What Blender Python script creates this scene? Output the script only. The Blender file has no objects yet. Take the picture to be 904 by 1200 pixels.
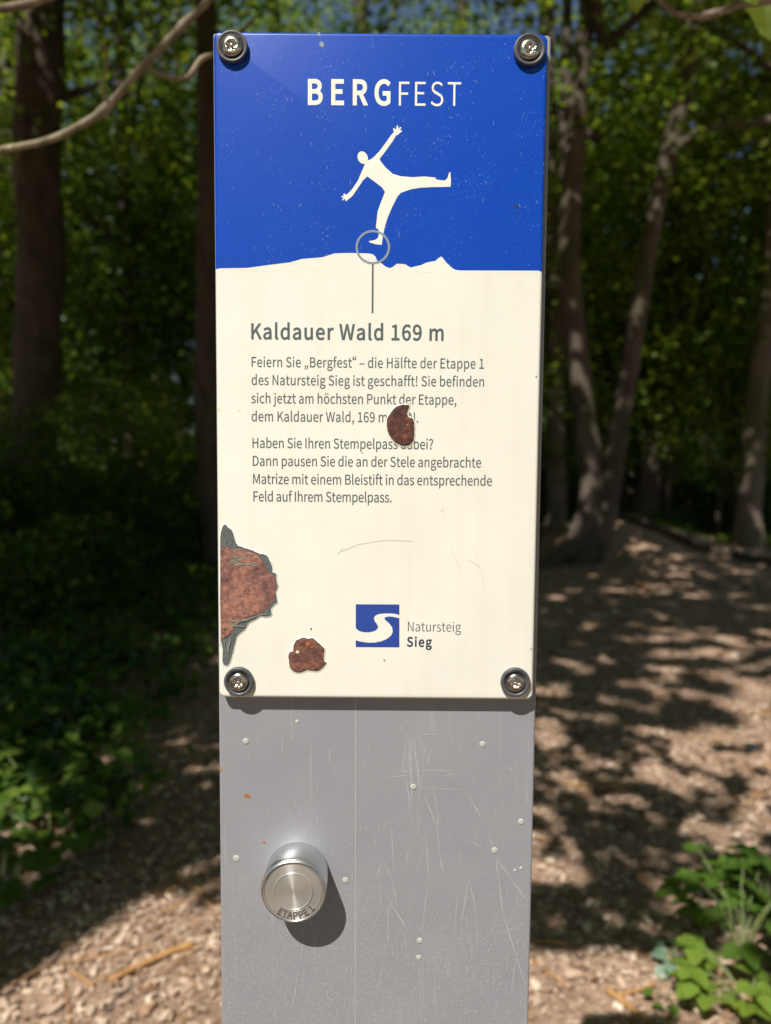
import bpy, bmesh, math, random
import numpy as np
from mathutils import Vector, Matrix, noise as mnoise

C = bpy.context.scene.collection
SC = bpy.context.scene
rnd = random.Random(7)
NP = np.random.default_rng(11)

# ------------------------------------------------------------------ camera
CAM_H = 1.30          # camera height over the ground
CAM_D = 0.4621        # camera to the face of the sign plate (plate face is y = 0)
PITCH = math.radians(4.2)
ROLL = math.radians(0.45)
F_PX = 867.0          # focal length in photo pixels (904 x 1200)
cam_d = bpy.data.cameras.new('camera')
cam = bpy.data.objects.new('camera', cam_d)
C.objects.link(cam)
_c, _s = math.cos(PITCH), math.sin(PITCH)
_R, _U, _F = Vector((1, 0, 0)), Vector((0, _s, _c)), Vector((0, _c, -_s))
CR = _R * math.cos(ROLL) + _U * math.sin(ROLL)
CU = -_R * math.sin(ROLL) + _U * math.cos(ROLL)
CF = _F
CP = Vector((0, -CAM_D, CAM_H))
cam.matrix_world = Matrix(((CR.x, CU.x, -CF.x, CP.x), (CR.y, CU.y, -CF.y, CP.y), (CR.z, CU.z, -CF.z, CP.z), (0, 0, 0, 1)))
cam_d.sensor_fit = 'VERTICAL'
cam_d.sensor_height = 36.0
cam_d.lens = 36.0 * F_PX / 1200.0
cam_d.clip_start = 0.02
cam_d.clip_end = 1000.0
cam_d.dof.use_dof = True
cam_d.dof.focus_distance = CAM_D * _c
cam_d.dof.aperture_fstop = 5.6
cam_d.dof.aperture_blades = 0
SC.camera = cam

def ray(px, py):
    return CF * F_PX + CR * (px - 452.0) + CU * (600.0 - py)

def at(px, py, y=0.0):
    """world point on the upright plane at depth y that a point of the photo falls on"""
    d = ray(px, py)
    t = (y - CP.y) / d.y
    return CP + d * t

def on_ground(px, py):
    d = ray(px, py)
    return CP + d * (-CP.z / d.z)

# ------------------------------------------------------------------ world, sun
SUN = Vector((-0.291, -0.558, 0.777)).normalized()      # towards the sun
w = bpy.data.worlds.new('World')
SC.world = w
w.use_nodes = True
nt = w.node_tree
sky = nt.nodes.new('ShaderNodeTexSky')
sky.sky_type = 'NISHITA'
sky.sun_disc = False
sky.sun_elevation = math.asin(SUN.z)
sky.sun_rotation = math.atan2(SUN.x, SUN.y)
sky.air_density = 1.0
sky.dust_density = 0.4
sky.ozone_density = 1.5
bg = nt.nodes['Background']
bg.inputs['Strength'].default_value = 0.066
nt.links.new(sky.outputs[0], bg.inputs['Color'])
sun_d = bpy.data.lights.new('sun', 'SUN')
sun_d.energy = 5.0
sun_d.angle = math.radians(0.53)
sun_d.color = (1.0, 0.955, 0.88)
sun = bpy.data.objects.new('sun', sun_d)
C.objects.link(sun)
sun.rotation_euler = SUN.to_track_quat('Z', 'Y').to_euler()
SC.view_settings.view_transform = 'Standard'
SC.view_settings.look = 'None'
SC.view_settings.exposure = 0.18
SC.view_settings.gamma = 1.0
SC.cycles.max_bounces = 7
SC.cycles.diffuse_bounces = 3
SC.cycles.transmission_bounces = 4
SC.cycles.sample_clamp_indirect = 6.0

# ------------------------------------------------------------------ helpers
def tag(o, label=None, cat=None, group=None, kind=None):
    if label: o['label'] = label
    if cat: o['category'] = cat
    if group: o['group'] = group
    if kind: o['kind'] = kind
    return o

def empty(name, loc=(0, 0, 0)):
    o = bpy.data.objects.new(name, None)
    o.empty_display_size = 0.1
    o.location = loc
    C.objects.link(o)
    return o

def link(name, me, mat=None, parent=None, smooth=False):
    if mat is not None:
        for m in (mat if isinstance(mat, (list, tuple)) else [mat]):
            me.materials.append(m)
    o = bpy.data.objects.new(name, me)
    C.objects.link(o)
    if parent is not None:
        o.parent = parent
        # parts are built in world coordinates: take the parent's offset off again
        p = parent; off = Vector((0, 0, 0))
        while p is not None:
            off += Vector(p.location); p = p.parent
        if not me.get('local'):
            o.location = -off
    if smooth:
        me.polygons.foreach_set('use_smooth', [True] * len(me.polygons))
    return o

def pyd(name, vs, fs, mats=None):
    me = bpy.data.meshes.new(name)
    me.from_pydata([tuple(v) for v in vs], [], fs)
    me.update()
    return me

def np_mesh(name, V, Fc):
    """V (n,3) float, Fc (m,3) int triangles"""
    me = bpy.data.meshes.new(name)
    n, m = len(V), len(Fc)
    me.vertices.add(n); me.vertices.foreach_set('co', np.asarray(V, dtype=np.float32).ravel())
    me.loops.add(m * 3); me.loops.foreach_set('vertex_index', np.asarray(Fc, dtype=np.int32).ravel())
    me.polygons.add(m)
    me.polygons.foreach_set('loop_start', np.arange(0, m * 3, 3, dtype=np.int32))
    me.polygons.foreach_set('loop_total', np.full(m, 3, dtype=np.int32))
    me.update(calc_edges=True)
    return me

def lathe(profile, n=64, centre=(0, 0, 0), cap=True):
    """profile: (radius, height) pairs; axis points to the viewer (-y)"""
    vs, fs = [], []
    for r, h in profile:
        for i in range(n):
            a = 2 * math.pi * i / n
            vs.append((centre[0] + r * math.cos(a), centre[1] - h, centre[2] + r * math.sin(a)))
    for k in range(len(profile) - 1):
        for i in range(n):
            j = (i + 1) % n
            fs.append((k * n + i, k * n + j, (k + 1) * n + j, (k + 1) * n + i))
    if cap and profile[-1][0] > 1e-6: fs.append(tuple((len(profile) - 1) * n + i for i in range(n)))
    return vs, fs

def tube(points, radii, sides=10, wob=0.0, seed=0, cap=True):
    pts = [Vector(p) for p in points]
    vs, fs = [], []
    up = Vector((0.13, 0.31, 0.94))
    for k, p in enumerate(pts):
        t = (pts[min(k + 1, len(pts) - 1)] - pts[max(k - 1, 0)]).normalized()
        a = t.cross(up)
        if a.length < 0.15: a = t.cross(Vector((1, 0.2, 0)))
        a.normalize(); b = t.cross(a).normalized()
        for i in range(sides):
            an = 2 * math.pi * i / sides
            q = a * math.cos(an) + b * math.sin(an)
            rr = radii[k] * (1 + wob * mnoise.noise(Vector((q.x * 1.5 + seed, q.y * 1.5, p.z * 1.7 + p.x * 2 + seed))))
            vs.append(p + q * rr)
    for k in range(len(pts) - 1):
        for i in range(sides):
            j = (i + 1) % sides
            fs.append((k * sides + i, k * sides + j, (k + 1) * sides + j, (k + 1) * sides + i))
    if cap:
        fs.append(tuple(reversed(range(sides))))
        fs.append(tuple((len(pts) - 1) * sides + i for i in range(sides)))
    return vs, fs

def join(parts):
    V, Fc = [], []
    for v, f in parts:
        o = len(V); V += list(v); Fc += [tuple(i + o for i in q) for q in f]
    return V, Fc

def smooth_path(pts, n=6):
    """Catmull-Rom through the points; works on tuples of any length"""
    out = []
    P = [pts[0]] + list(pts) + [pts[-1]]
    for i in range(1, len(P) - 2):
        p0, p1, p2, p3 = P[i - 1], P[i], P[i + 1], P[i + 2]
        for k in range(n):
            t = k / n
            out.append(tuple(0.5 * ((2 * b) + (-a + c) * t + (2 * a - 5 * b + 4 * c - d) * t * t + (-a + 3 * b - 3 * c + d) * t ** 3)
                             for a, b, c, d in zip(p0, p1, p2, p3)))
    out.append(tuple(pts[-1]))
    return out

def flat_shape(name, loops, y, mat, parent, bezier=False, offset=0.0, smooth_n=0):
    """flat print on the upright plane: 2D curve of world x / z loops, filled, then turned to face the viewer"""
    cu = bpy.data.curves.new(name, 'CURVE')
    cu.dimensions = '2D'; cu.fill_mode = 'BOTH'; cu.resolution_u = 4; cu.offset = offset * 1000
    ox, oz = (loops[0][0][1] if bezier else loops[0][0])
    for L in loops:
        if bezier:
            sp = cu.splines.new('BEZIER')
            sp.bezier_points.add(len(L) - 1)
            for bp, T in zip(sp.bezier_points, L):
                hl, co, hr = [((u - ox) * 1000, (v - oz) * 1000) for u, v in T]
                bp.handle_left_type = bp.handle_right_type = 'FREE'
                bp.handle_left = (hl[0], hl[1], 0); bp.co = (co[0], co[1], 0); bp.handle_right = (hr[0], hr[1], 0)
        else:
            if smooth_n: L = smooth_path(list(L) + [L[0]], smooth_n)[:-1]
            sp = cu.splines.new('POLY')
            sp.points.add(len(L) - 1)
            for q, (a, b) in zip(sp.points, L): q.co = ((a - ox) * 1000, (b - oz) * 1000, 0, 1)
        sp.use_cyclic_u = True
    tmp = bpy.data.objects.new(name, cu)
    C.objects.link(tmp)
    dg = bpy.context.evaluated_depsgraph_get()
    me = bpy.data.meshes.new_from_object(tmp.evaluated_get(dg))
    bpy.data.objects.remove(tmp)
    me.name = name
    me.transform(Matrix(((0.001, 0, 0, ox), (0, 0, 0.001, y), (0, 0.001, 0, oz), (0, 0, 0, 1))))
    me.materials.clear()
    me.flip_normals()
    me.update()
    if len(me.polygons) and me.polygons[0].normal.y > 0: me.flip_normals()
    return link(name, me, mat, parent)

# ------------------------------------------------------------------ materials
def mat_new(name):
    m = bpy.data.materials.new(name)
    m.use_nodes = True
    return m, m.node_tree.nodes, m.node_tree.links, m.node_tree.nodes['Principled BSDF']

def ramp(nodes, stops):
    r = nodes.new('ShaderNodeValToRGB')
    e = r.color_ramp.elements
    while len(e) < len(stops): e.new(0.5)
    for el, (p, c) in zip(e, stops):
        el.position = p; el.color = (*c, 1)
    return r

def noise_tex(nodes, links, scale, detail=4, rough=0.55, coord='Object', stretch=None, dist=0.0):
    tc = nodes.new('ShaderNodeTexCoord')
    n = nodes.new('ShaderNodeTexNoise')
    n.inputs['Scale'].default_value = scale
    n.inputs['Detail'].default_value = detail
    n.inputs['Roughness'].default_value = rough
    n.inputs['Distortion'].default_value = dist
    if stretch:
        mp = nodes.new('ShaderNodeMapping'); mp.inputs['Scale'].default_value = stretch
        links.new(tc.outputs[coord], mp.inputs[0]); links.new(mp.outputs[0], n.inputs['Vector'])
    else:
        links.new(tc.outputs[coord], n.inputs['Vector'])
    return n

def add_bump(nodes, links, b, src, strength, dist):
    bu = nodes.new('ShaderNodeBump')
    bu.inputs['Strength'].default_value = strength
    bu.inputs['Distance'].default_value = dist
    links.new(src, bu.inputs['Height'])
    links.new(bu.outputs[0], b.inputs['Normal'])
    return bu

def mix_rgb(nodes, links, fac, a, bcol, mode='MIX'):
    m = nodes.new('ShaderNodeMix'); m.data_type = 'RGBA'; m.blend_type = mode
    if isinstance(fac, (int, float)): m.inputs[0].default_value = fac
    else: links.new(fac, m.inputs[0])
    for s, v in ((6, a), (7, bcol)):
        if isinstance(v, tuple): m.inputs[s].default_value = (*v, 1)
        else: links.new(v, m.inputs[s])
    return m.outputs[2]

def simple(name, col, rough=0.5, metal=0.0, var=0.12, scale=60, bump=0.0, bdist=0.0005):
    m, n, l, b = mat_new(name)
    t = noise_tex(n, l, scale)
    r = ramp(n, [(0.3, tuple(c * (1 - var) for c in col)), (0.7, tuple(min(1, c * (1 + var)) for c in col))])
    l.new(t.outputs[0], r.inputs[0]); l.new(r.outputs[0], b.inputs['Base Color'])
    b.inputs['Roughness'].default_value = rough
    b.inputs['Metallic'].default_value = metal
    if bump: add_bump(n, l, b, t.outputs[0], bump, bdist)
    return m

def enamel(name, col, speck, dens):
    """glossy enamel with faint dirt and fine pale or dark specks of wear"""
    m, n, l, b = mat_new(name)
    big = noise_tex(n, l, 14, 5, 0.6)
    r = ramp(n, [(0.3, tuple(c * 0.95 for c in col)), (0.7, tuple(min(1, c * 1.03) for c in col))])
    l.new(big.outputs[0], r.inputs[0])
    fine = noise_tex(n, l, 900, 2, 0.6, stretch=(1, 1, 0.6))
    rr = ramp(n, [(dens, (0, 0, 0)), (dens + 0.05, (1, 1, 1))])
    l.new(fine.outputs[0], rr.inputs[0])
    mask = noise_tex(n, l, 40, 3)
    mr = ramp(n, [(0.45, (0, 0, 0)), (0.7, (1, 1, 1))]); l.new(mask.outputs[0], mr.inputs[0])
    mu = n.new('ShaderNodeMath'); mu.operation = 'MULTIPLY'
    l.new(rr.outputs[0], mu.inputs[0]); l.new(mr.outputs[0], mu.inputs[1])
    c = mix_rgb(n, l, mu.outputs[0], r.outputs[0], speck)
    # faint rain streaks of dirt
    dr = noise_tex(n, l, 90, 4, 0.6, stretch=(1, 1, 0.05))
    dm = ramp(n, [(0.50, (1, 1, 1)), (0.80, (0.95, 0.945, 0.92))]); l.new(dr.outputs[0], dm.inputs[0])
    c = mix_rgb(n, l, 1.0, c, dm.outputs[0], 'MULTIPLY')
    l.new(c, b.inputs['Base Color'])
    b.inputs['Roughness'].default_value = 0.32
    b.inputs['Specular IOR Level'].default_value = 0.4
    wav = noise_tex(n, l, 25, 3)
    add_bump(n, l, b, wav.outputs[0], 0.15, 0.0006)
    return m

M = {}
M['cream'] = enamel('cream_enamel', (0.85, 0.83, 0.74), (0.62, 0.56, 0.42), 0.70)
M['blue'] = enamel('blue_enamel', (0.003, 0.062, 0.46), (0.20, 0.32, 0.66), 0.63)
M['white_ink'] = simple('white_ink', (0.86, 0.84, 0.74), 0.4, var=0.04)
M['grey_ink'] = simple('grey_ink', (0.085, 0.115, 0.12), 0.45, var=0.10, scale=300)
M['ring_ink'] = simple('ring_ink', (0.24, 0.30, 0.36), 0.4, var=0.05)
M['navy_ink'] = simple('navy_ink', (0.02, 0.03, 0.09), 0.45, var=0.1)
M['logo_ink'] = simple('logo_ink', (0.022, 0.065, 0.33), 0.4, var=0.05)
M['chip_dark'] = simple('chipped_primer', (0.11, 0.12, 0.115), 0.6, var=0.35, scale=500, bump=0.6)
M['rubber'] = simple('washer_rubber', (0.085, 0.085, 0.095), 0.42, var=0.2, scale=400, bump=0.3, bdist=0.0002)
M['screw'] = simple('screw_steel', (0.62, 0.58, 0.53), 0.24, metal=1.0, var=0.1, scale=500, bump=0.25, bdist=0.0002)
M['seam'] = simple('seam_line', (0.62, 0.62, 0.64), 0.4, metal=0.3, var=0.15, scale=800)
M['scratch'] = simple('scratched_metal', (0.60, 0.60, 0.61), 0.4, metal=0.0, var=0.2, scale=900)
M['pit'] = simple('pitted_paint', (0.50, 0.49, 0.45), 0.5, var=0.1, scale=900)
M['orange_rust'] = simple('orange_rust', (0.42, 0.14, 0.04), 0.8, var=0.3, scale=900, bump=0.5)
M['stain'] = simple('rust_stain', (0.80, 0.70, 0.46), 0.5, var=0.06, scale=300)

def rust(name, a, bcol, c):
    m, n, l, b = mat_new(name)
    t = noise_tex(n, l, 260, 6, 0.7)
    r = ramp(n, [(0.32, a), (0.5, bcol), (0.68, c)])
    l.new(t.outputs[0], r.inputs[0])
    t2 = noise_tex(n, l, 60, 4, 0.6)
    r2 = ramp(n, [(0.36, (0.6, 0.52, 0.62)), (0.64, (1.3, 1.12, 1.05))])
    l.new(t2.outputs[0], r2.inputs[0])
    l.new(mix_rgb(n, l, 1.0, r.outputs[0], r2.outputs[0], 'MULTIPLY'), b.inputs['Base Color'])
    b.inputs['Roughness'].default_value = 0.75
    add_bump(n, l, b, t.outputs[0], 0.9, 0.0009)
    return m
M['rust_light'] = rust('weathered_rust', (0.13, 0.065, 0.055), (0.27, 0.14, 0.11), (0.44, 0.235, 0.16))
M['rust_dark'] = rust('dark_rust', (0.045, 0.02, 0.018), (0.11, 0.042, 0.03), (0.24, 0.075, 0.03))

def post_mat():
    m, n, l, b = mat_new('grey_powder_coat')
    grain = noise_tex(n, l, 1600, 2, 0.7)
    r = ramp(n, [(0.3, (0.308, 0.308, 0.342)), (0.72, (0.378, 0.378, 0.410))])
    l.new(grain.outputs[0], r.inputs[0])
    streak = noise_tex(n, l, 260, 3, 0.6, stretch=(1, 1, 0.06))
    r2 = ramp(n, [(0.63, (0, 0, 0)), (0.80, (0.6, 0.6, 0.6))]); l.new(streak.outputs[0], r2.inputs[0])
    c = mix_rgb(n, l, r2.outputs[0], r.outputs[0], (0.52, 0.52, 0.54))
    # mineral splashes, denser towards the foot of the stele
    sp = noise_tex(n, l, 1100, 3, 0.8)
    tc = n.new('ShaderNodeTexCoord'); sep = n.new('ShaderNodeSeparateXYZ'); l.new(tc.outputs['Object'], sep.inputs[0])
    mr = n.new('ShaderNodeMapRange'); mr.inputs[1].default_value = 0.98; mr.inputs[2].default_value = 1.12
    mr.inputs[3].default_value = 0.60; mr.inputs[4].default_value = 0.70
    l.new(sep.outputs[2], mr.inputs[0])
    gt = n.new('ShaderNodeMath'); gt.operation = 'SUBTRACT'; l.new(sp.outputs[0], gt.inputs[0]); l.new(mr.outputs[0], gt.inputs[1])
    mu = n.new('ShaderNodeMath'); mu.operation = 'MULTIPLY'; mu.use_clamp = True; mu.inputs[1].default_value = 18; l.new(gt.outputs[0], mu.inputs[0])
    c2 = mix_rgb(n, l, mu.outputs[0], c, (0.62, 0.61, 0.58))
    blot = noise_tex(n, l, 18, 4, 0.6)
    r3 = ramp(n, [(0.30, (0.93, 0.93, 0.95)), (0.70, (1.04, 1.04, 1.03))]); l.new(blot.outputs[0], r3.inputs[0])
    l.new(mix_rgb(n, l, 1.0, c2, r3.outputs[0], 'MULTIPLY'), b.inputs['Base Color'])
    b.inputs['Metallic'].default_value = 0.15
    b.inputs['Roughness'].default_value = 0.45
    add_bump(n, l, b, grain.outputs[0], 0.25, 0.0003)
    return m
M['post'] = post_mat()

def turned(name, col, rough, aniso, radial=True, rot=0.0, metal=0.72):
    """lathe-turned aluminium: fine concentric rings and a stretched highlight"""
    m, n, l, b = mat_new(name)
    b.inputs['Base Color'].default_value = (*col, 1)
    b.inputs['Metallic'].default_value = metal
    b.inputs['Roughness'].default_value = rough
    b.inputs['Anisotropic'].default_value = aniso
    b.inputs['Anisotropic Rotation'].default_value = rot
    tg = n.new('ShaderNodeTangent'); tg.direction_type = 'RADIAL'; tg.axis = 'Y'
    l.new(tg.outputs[0], b.inputs['Tangent'])
    tc = n.new('ShaderNodeTexCoord'); sep = n.new('ShaderNodeSeparateXYZ'); l.new(tc.outputs['Object'], sep.inputs[0])
    cb = n.new('ShaderNodeCombineXYZ')
    if radial:
        l.new(sep.outputs[0], cb.inputs[0]); l.new(sep.outputs[2], cb.inputs[1])
        ln = n.new('ShaderNodeVectorMath'); ln.operation = 'LENGTH'; l.new(cb.outputs[0], ln.inputs[0])
        src = ln.outputs['Value']
    else:
        src = sep.outputs[1]
    ns = n.new('ShaderNodeTexNoise'); ns.noise_dimensions = '1D'; ns.inputs['Scale'].default_value = 2600; ns.inputs['Detail'].default_value = 3
    l.new(src, ns.inputs['W'])
    add_bump(n, l, b, ns.outputs[0], 0.35, 0.00012)
    mrr = n.new('ShaderNodeMapRange'); mrr.inputs[3].default_value = rough * 0.75; mrr.inputs[4].default_value = rough * 1.3
    l.new(ns.outputs[0], mrr.inputs[0]); l.new(mrr.outputs[0], b.inputs['Roughness'])
    return m
M['turned_face'] = turned('turned_aluminium_face', (0.70, 0.68, 0.655), 0.36, 0.85, rot=.25)
M['turned_side'] = turned('turned_aluminium_side', (0.74, 0.75, 0.76), 0.25, 0.5, radial=False, metal=1.0)
M['letter_metal'] = simple('letter_metal', (0.34, 0.31, 0.28), 0.4, metal=0.8, var=0.2, scale=900)

def bark(name, dark, light, scale=9, bump=0.8):
    m, n, l, b = mat_new(name)
    t = noise_tex(n, l, scale, 8, 0.65, stretch=(1, 1, 0.35), dist=0.6)
    r = ramp(n, [(0.32, dark), (0.68, light)])
    l.new(t.outputs[0], r.inputs[0])
    g = noise_tex(n, l, 1.3, 4)
    r2 = ramp(n, [(0.45, (1, 1, 1)), (0.7, (0.72, 0.86, 0.62))]); l.new(g.outputs[0], r2.inputs[0])
    l.new(mix_rgb(n, l, 1.0, r.outputs[0], r2.outputs[0], 'MULTIPLY'), b.inputs['Base Color'])
    b.inputs['Roughness'].default_value = 0.9
    b.inputs['Specular IOR Level'].default_value = 0.2
    add_bump(n, l, b, t.outputs[0], bump, 0.03)
    return m
M['bark'] = bark('oak_bark', (0.05, 0.04, 0.032), (0.13, 0.10, 0.078))
M['bark_smooth'] = bark('beech_bark', (0.13, 0.10, 0.08), (0.24, 0.19, 0.15), 5, 0.35)
M['twig'] = bark('twig_bark', (0.13, 0.095, 0.07), (0.48, 0.38, 0.30), 26, 0.6)
M['bark_mid'] = bark('grey_brown_bark', (0.065, 0.052, 0.042), (0.17, 0.135, 0.108), 7, 0.5)
M['dead_wood'] = bark('dead_wood', (0.34, 0.17, 0.06), (0.62, 0.36, 0.16), 40, 0.3)

def leaf_mat(name, stops, trans_mul=1.5, trans=0.38, rough=0.38):
    m, n, l, b = mat_new(name)
    geo = n.new('ShaderNodeNewGeometry')
    r = ramp(n, stops)
    l.new(geo.outputs['Random Per Island'], r.inputs[0])
    l.new(r.outputs[0], b.inputs['Base Color'])
    b.inputs['Roughness'].default_value = rough
    b.inputs['Specular IOR Level'].default_value = 0.35
    tr = n.new('ShaderNodeBsdfTranslucent')
    c = mix_rgb(n, l, 1.0, r.outputs[0], (trans_mul * 1.05, trans_mul, trans_mul * 0.45), 'MULTIPLY')
    l.new(c, tr.inputs['Color'])
    mx = n.new('ShaderNodeMixShader'); mx.inputs[0].default_value = trans
    l.new(b.outputs[0], mx.inputs[1]); l.new(tr.outputs[0], mx.inputs[2])
    l.new(mx.outputs[0], n['Material Output'].inputs['Surface'])
    return m
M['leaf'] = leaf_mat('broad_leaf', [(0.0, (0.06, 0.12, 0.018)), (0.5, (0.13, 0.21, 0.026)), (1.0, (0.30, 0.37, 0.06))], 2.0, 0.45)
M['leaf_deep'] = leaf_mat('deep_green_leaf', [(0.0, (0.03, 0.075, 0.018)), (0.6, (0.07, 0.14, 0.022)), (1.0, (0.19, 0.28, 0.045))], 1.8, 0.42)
M['leaf_herb'] = leaf_mat('herb_leaf', [(0.0, (0.05, 0.14, 0.03)), (0.6, (0.10, 0.24, 0.045)), (1.0, (0.17, 0.32, 0.07))])
M['leaf_blue'] = leaf_mat('blue_green_leaf', [(0.0, (0.16, 0.27, 0.19)), (1.0, (0.26, 0.38, 0.27))], 1.0, 0.25)
M['chips'] = leaf_mat('bark_chips_and_litter', [(0.0, (0.22, 0.135, 0.095)), (0.3, (0.48, 0.33, 0.24)), (0.75, (0.64, 0.465, 0.345)), (1.0, (0.76, 0.61, 0.47))], 1.0, 0.05, 0.75)

M['dry_leaf'] = leaf_mat('dry_leaf', [(0.0, (0.16, 0.085, 0.045)), (0.6, (0.30, 0.17, 0.09)), (1.0, (0.46, 0.29, 0.17))], 1.0, 0.12, 0.6)

def ground_mat():
    m, n, l, b = mat_new('forest_floor')
    t = noise_tex(n, l, 34, 8, 0.7)
    r = ramp(n, [(0.28, (0.30, 0.19, 0.135)), (0.5, (0.55, 0.385, 0.285)), (0.72, (0.66, 0.49, 0.37))])
    l.new(t.outputs[0], r.inputs[0])
    g = noise_tex(n, l, 0.8, 5)
    r2 = ramp(n, [(0.42, (0.75, 0.72, 0.68)), (0.62, (1.05, 1.0, 0.97))]); l.new(g.outputs[0], r2.inputs[0])
    l.new(mix_rgb(n, l, 1.0, r.outputs[0], r2.outputs[0], 'MULTIPLY'), b.inputs['Base Color'])
    b.inputs['Roughness'].default_value = 0.95
    b.inputs['Specular IOR Level'].default_value = 0.1
    add_bump(n, l, b, t.outputs[0], 1.0, 0.02)
    return m
M['ground'] = ground_mat()

_glyph_cache = {}
from mathutils.geometry import delaunay_2d_cdt
def glyph_fill(loops):
    vs, fs, o = [], [], 0
    for L in loops:
        vs += [Vector((p.x / 257.0, p.y / 257.0)) for p in L]
        fs.append(list(range(o, o + len(L)))); o += len(L)
    r = delaunay_2d_cdt(vs, [], fs, 1, 1e-6)
    def inside(x, y):
        c = False
        for L in loops:
            for i in range(len(L)):
                a, b = L[i - 1] / 257.0, L[i] / 257.0
                if (a.y > y) != (b.y > y) and x < (b.x - a.x) * (y - a.y) / (b.y - a.y) + a.x: c = not c
        return c
    P = [tuple(v) for v in r[0]]
    F_ = []
    for f in r[2]:
        if inside(sum(P[i][0] for i in f) / len(f), sum(P[i][1] for i in f) / len(f)): F_.append(tuple(f))
    return (P, F_)
def glyph_flip(ch, weight, key):
    r = glyph_mesh(ch, -weight, True)
    _glyph_cache[key] = r
    return r
def glyph_mesh(ch, weight, flipped=False):
    """filled outline of one character in font units / 257 (cap height 1), made once"""
    key = (ch, round(weight, 2))
    if not flipped and key in _glyph_cache: return _glyph_cache[key]
    loops = []
    for q in GLYPHS[ch][1]:
        n = len(q) // 6
        K = [[Vector((q[i * 6 + 2 * j], q[i * 6 + 2 * j + 1])) for j in range(3)] for i in range(n)]
        L = []
        for i in range(n):
            p0, p1, p2, p3 = K[i][1], K[i][2], K[(i + 1) % n][0], K[(i + 1) % n][1]
            straight = abs((p1 - p0).cross(p3 - p0)) + abs((p2 - p0).cross(p3 - p0)) < 40
            m = 1 if straight else 5
            for k in range(m):
                t = k / m
                L.append(p0 * (1 - t) ** 3 + p1 * 3 * t * (1 - t) ** 2 + p2 * 3 * t * t * (1 - t) + p3 * t ** 3)
        L = [p for i, p in enumerate(L) if (p - L[i - 1]).length > 1.2]
        # widen or thin the strokes: move every point along its mitred normal (outlines run one way, counters the other)
        out = []
        for i, p in enumerate(L):
            a = (p - L[i - 1]).normalized(); b = (L[(i + 1) % len(L)] - p).normalized()
            nrm = Vector((a.y + b.y, -a.x - b.x))
            d = 1 + a.dot(b)
            out.append(p + nrm * (weight / max(d, .5)))
        loops.append(out)
    def area(L): return sum(L[i - 1].cross(L[i]) for i in range(len(L))) / 2
    big = max(loops, key=lambda L: abs(area(L)))
    if area(big) < 0 and weight and not flipped:       # outlines wound the other way: the offset has to change sides
        return glyph_flip(ch, weight, key)
    r = glyph_fill(loops)
    if not flipped: _glyph_cache[key] = r
    return r

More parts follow.
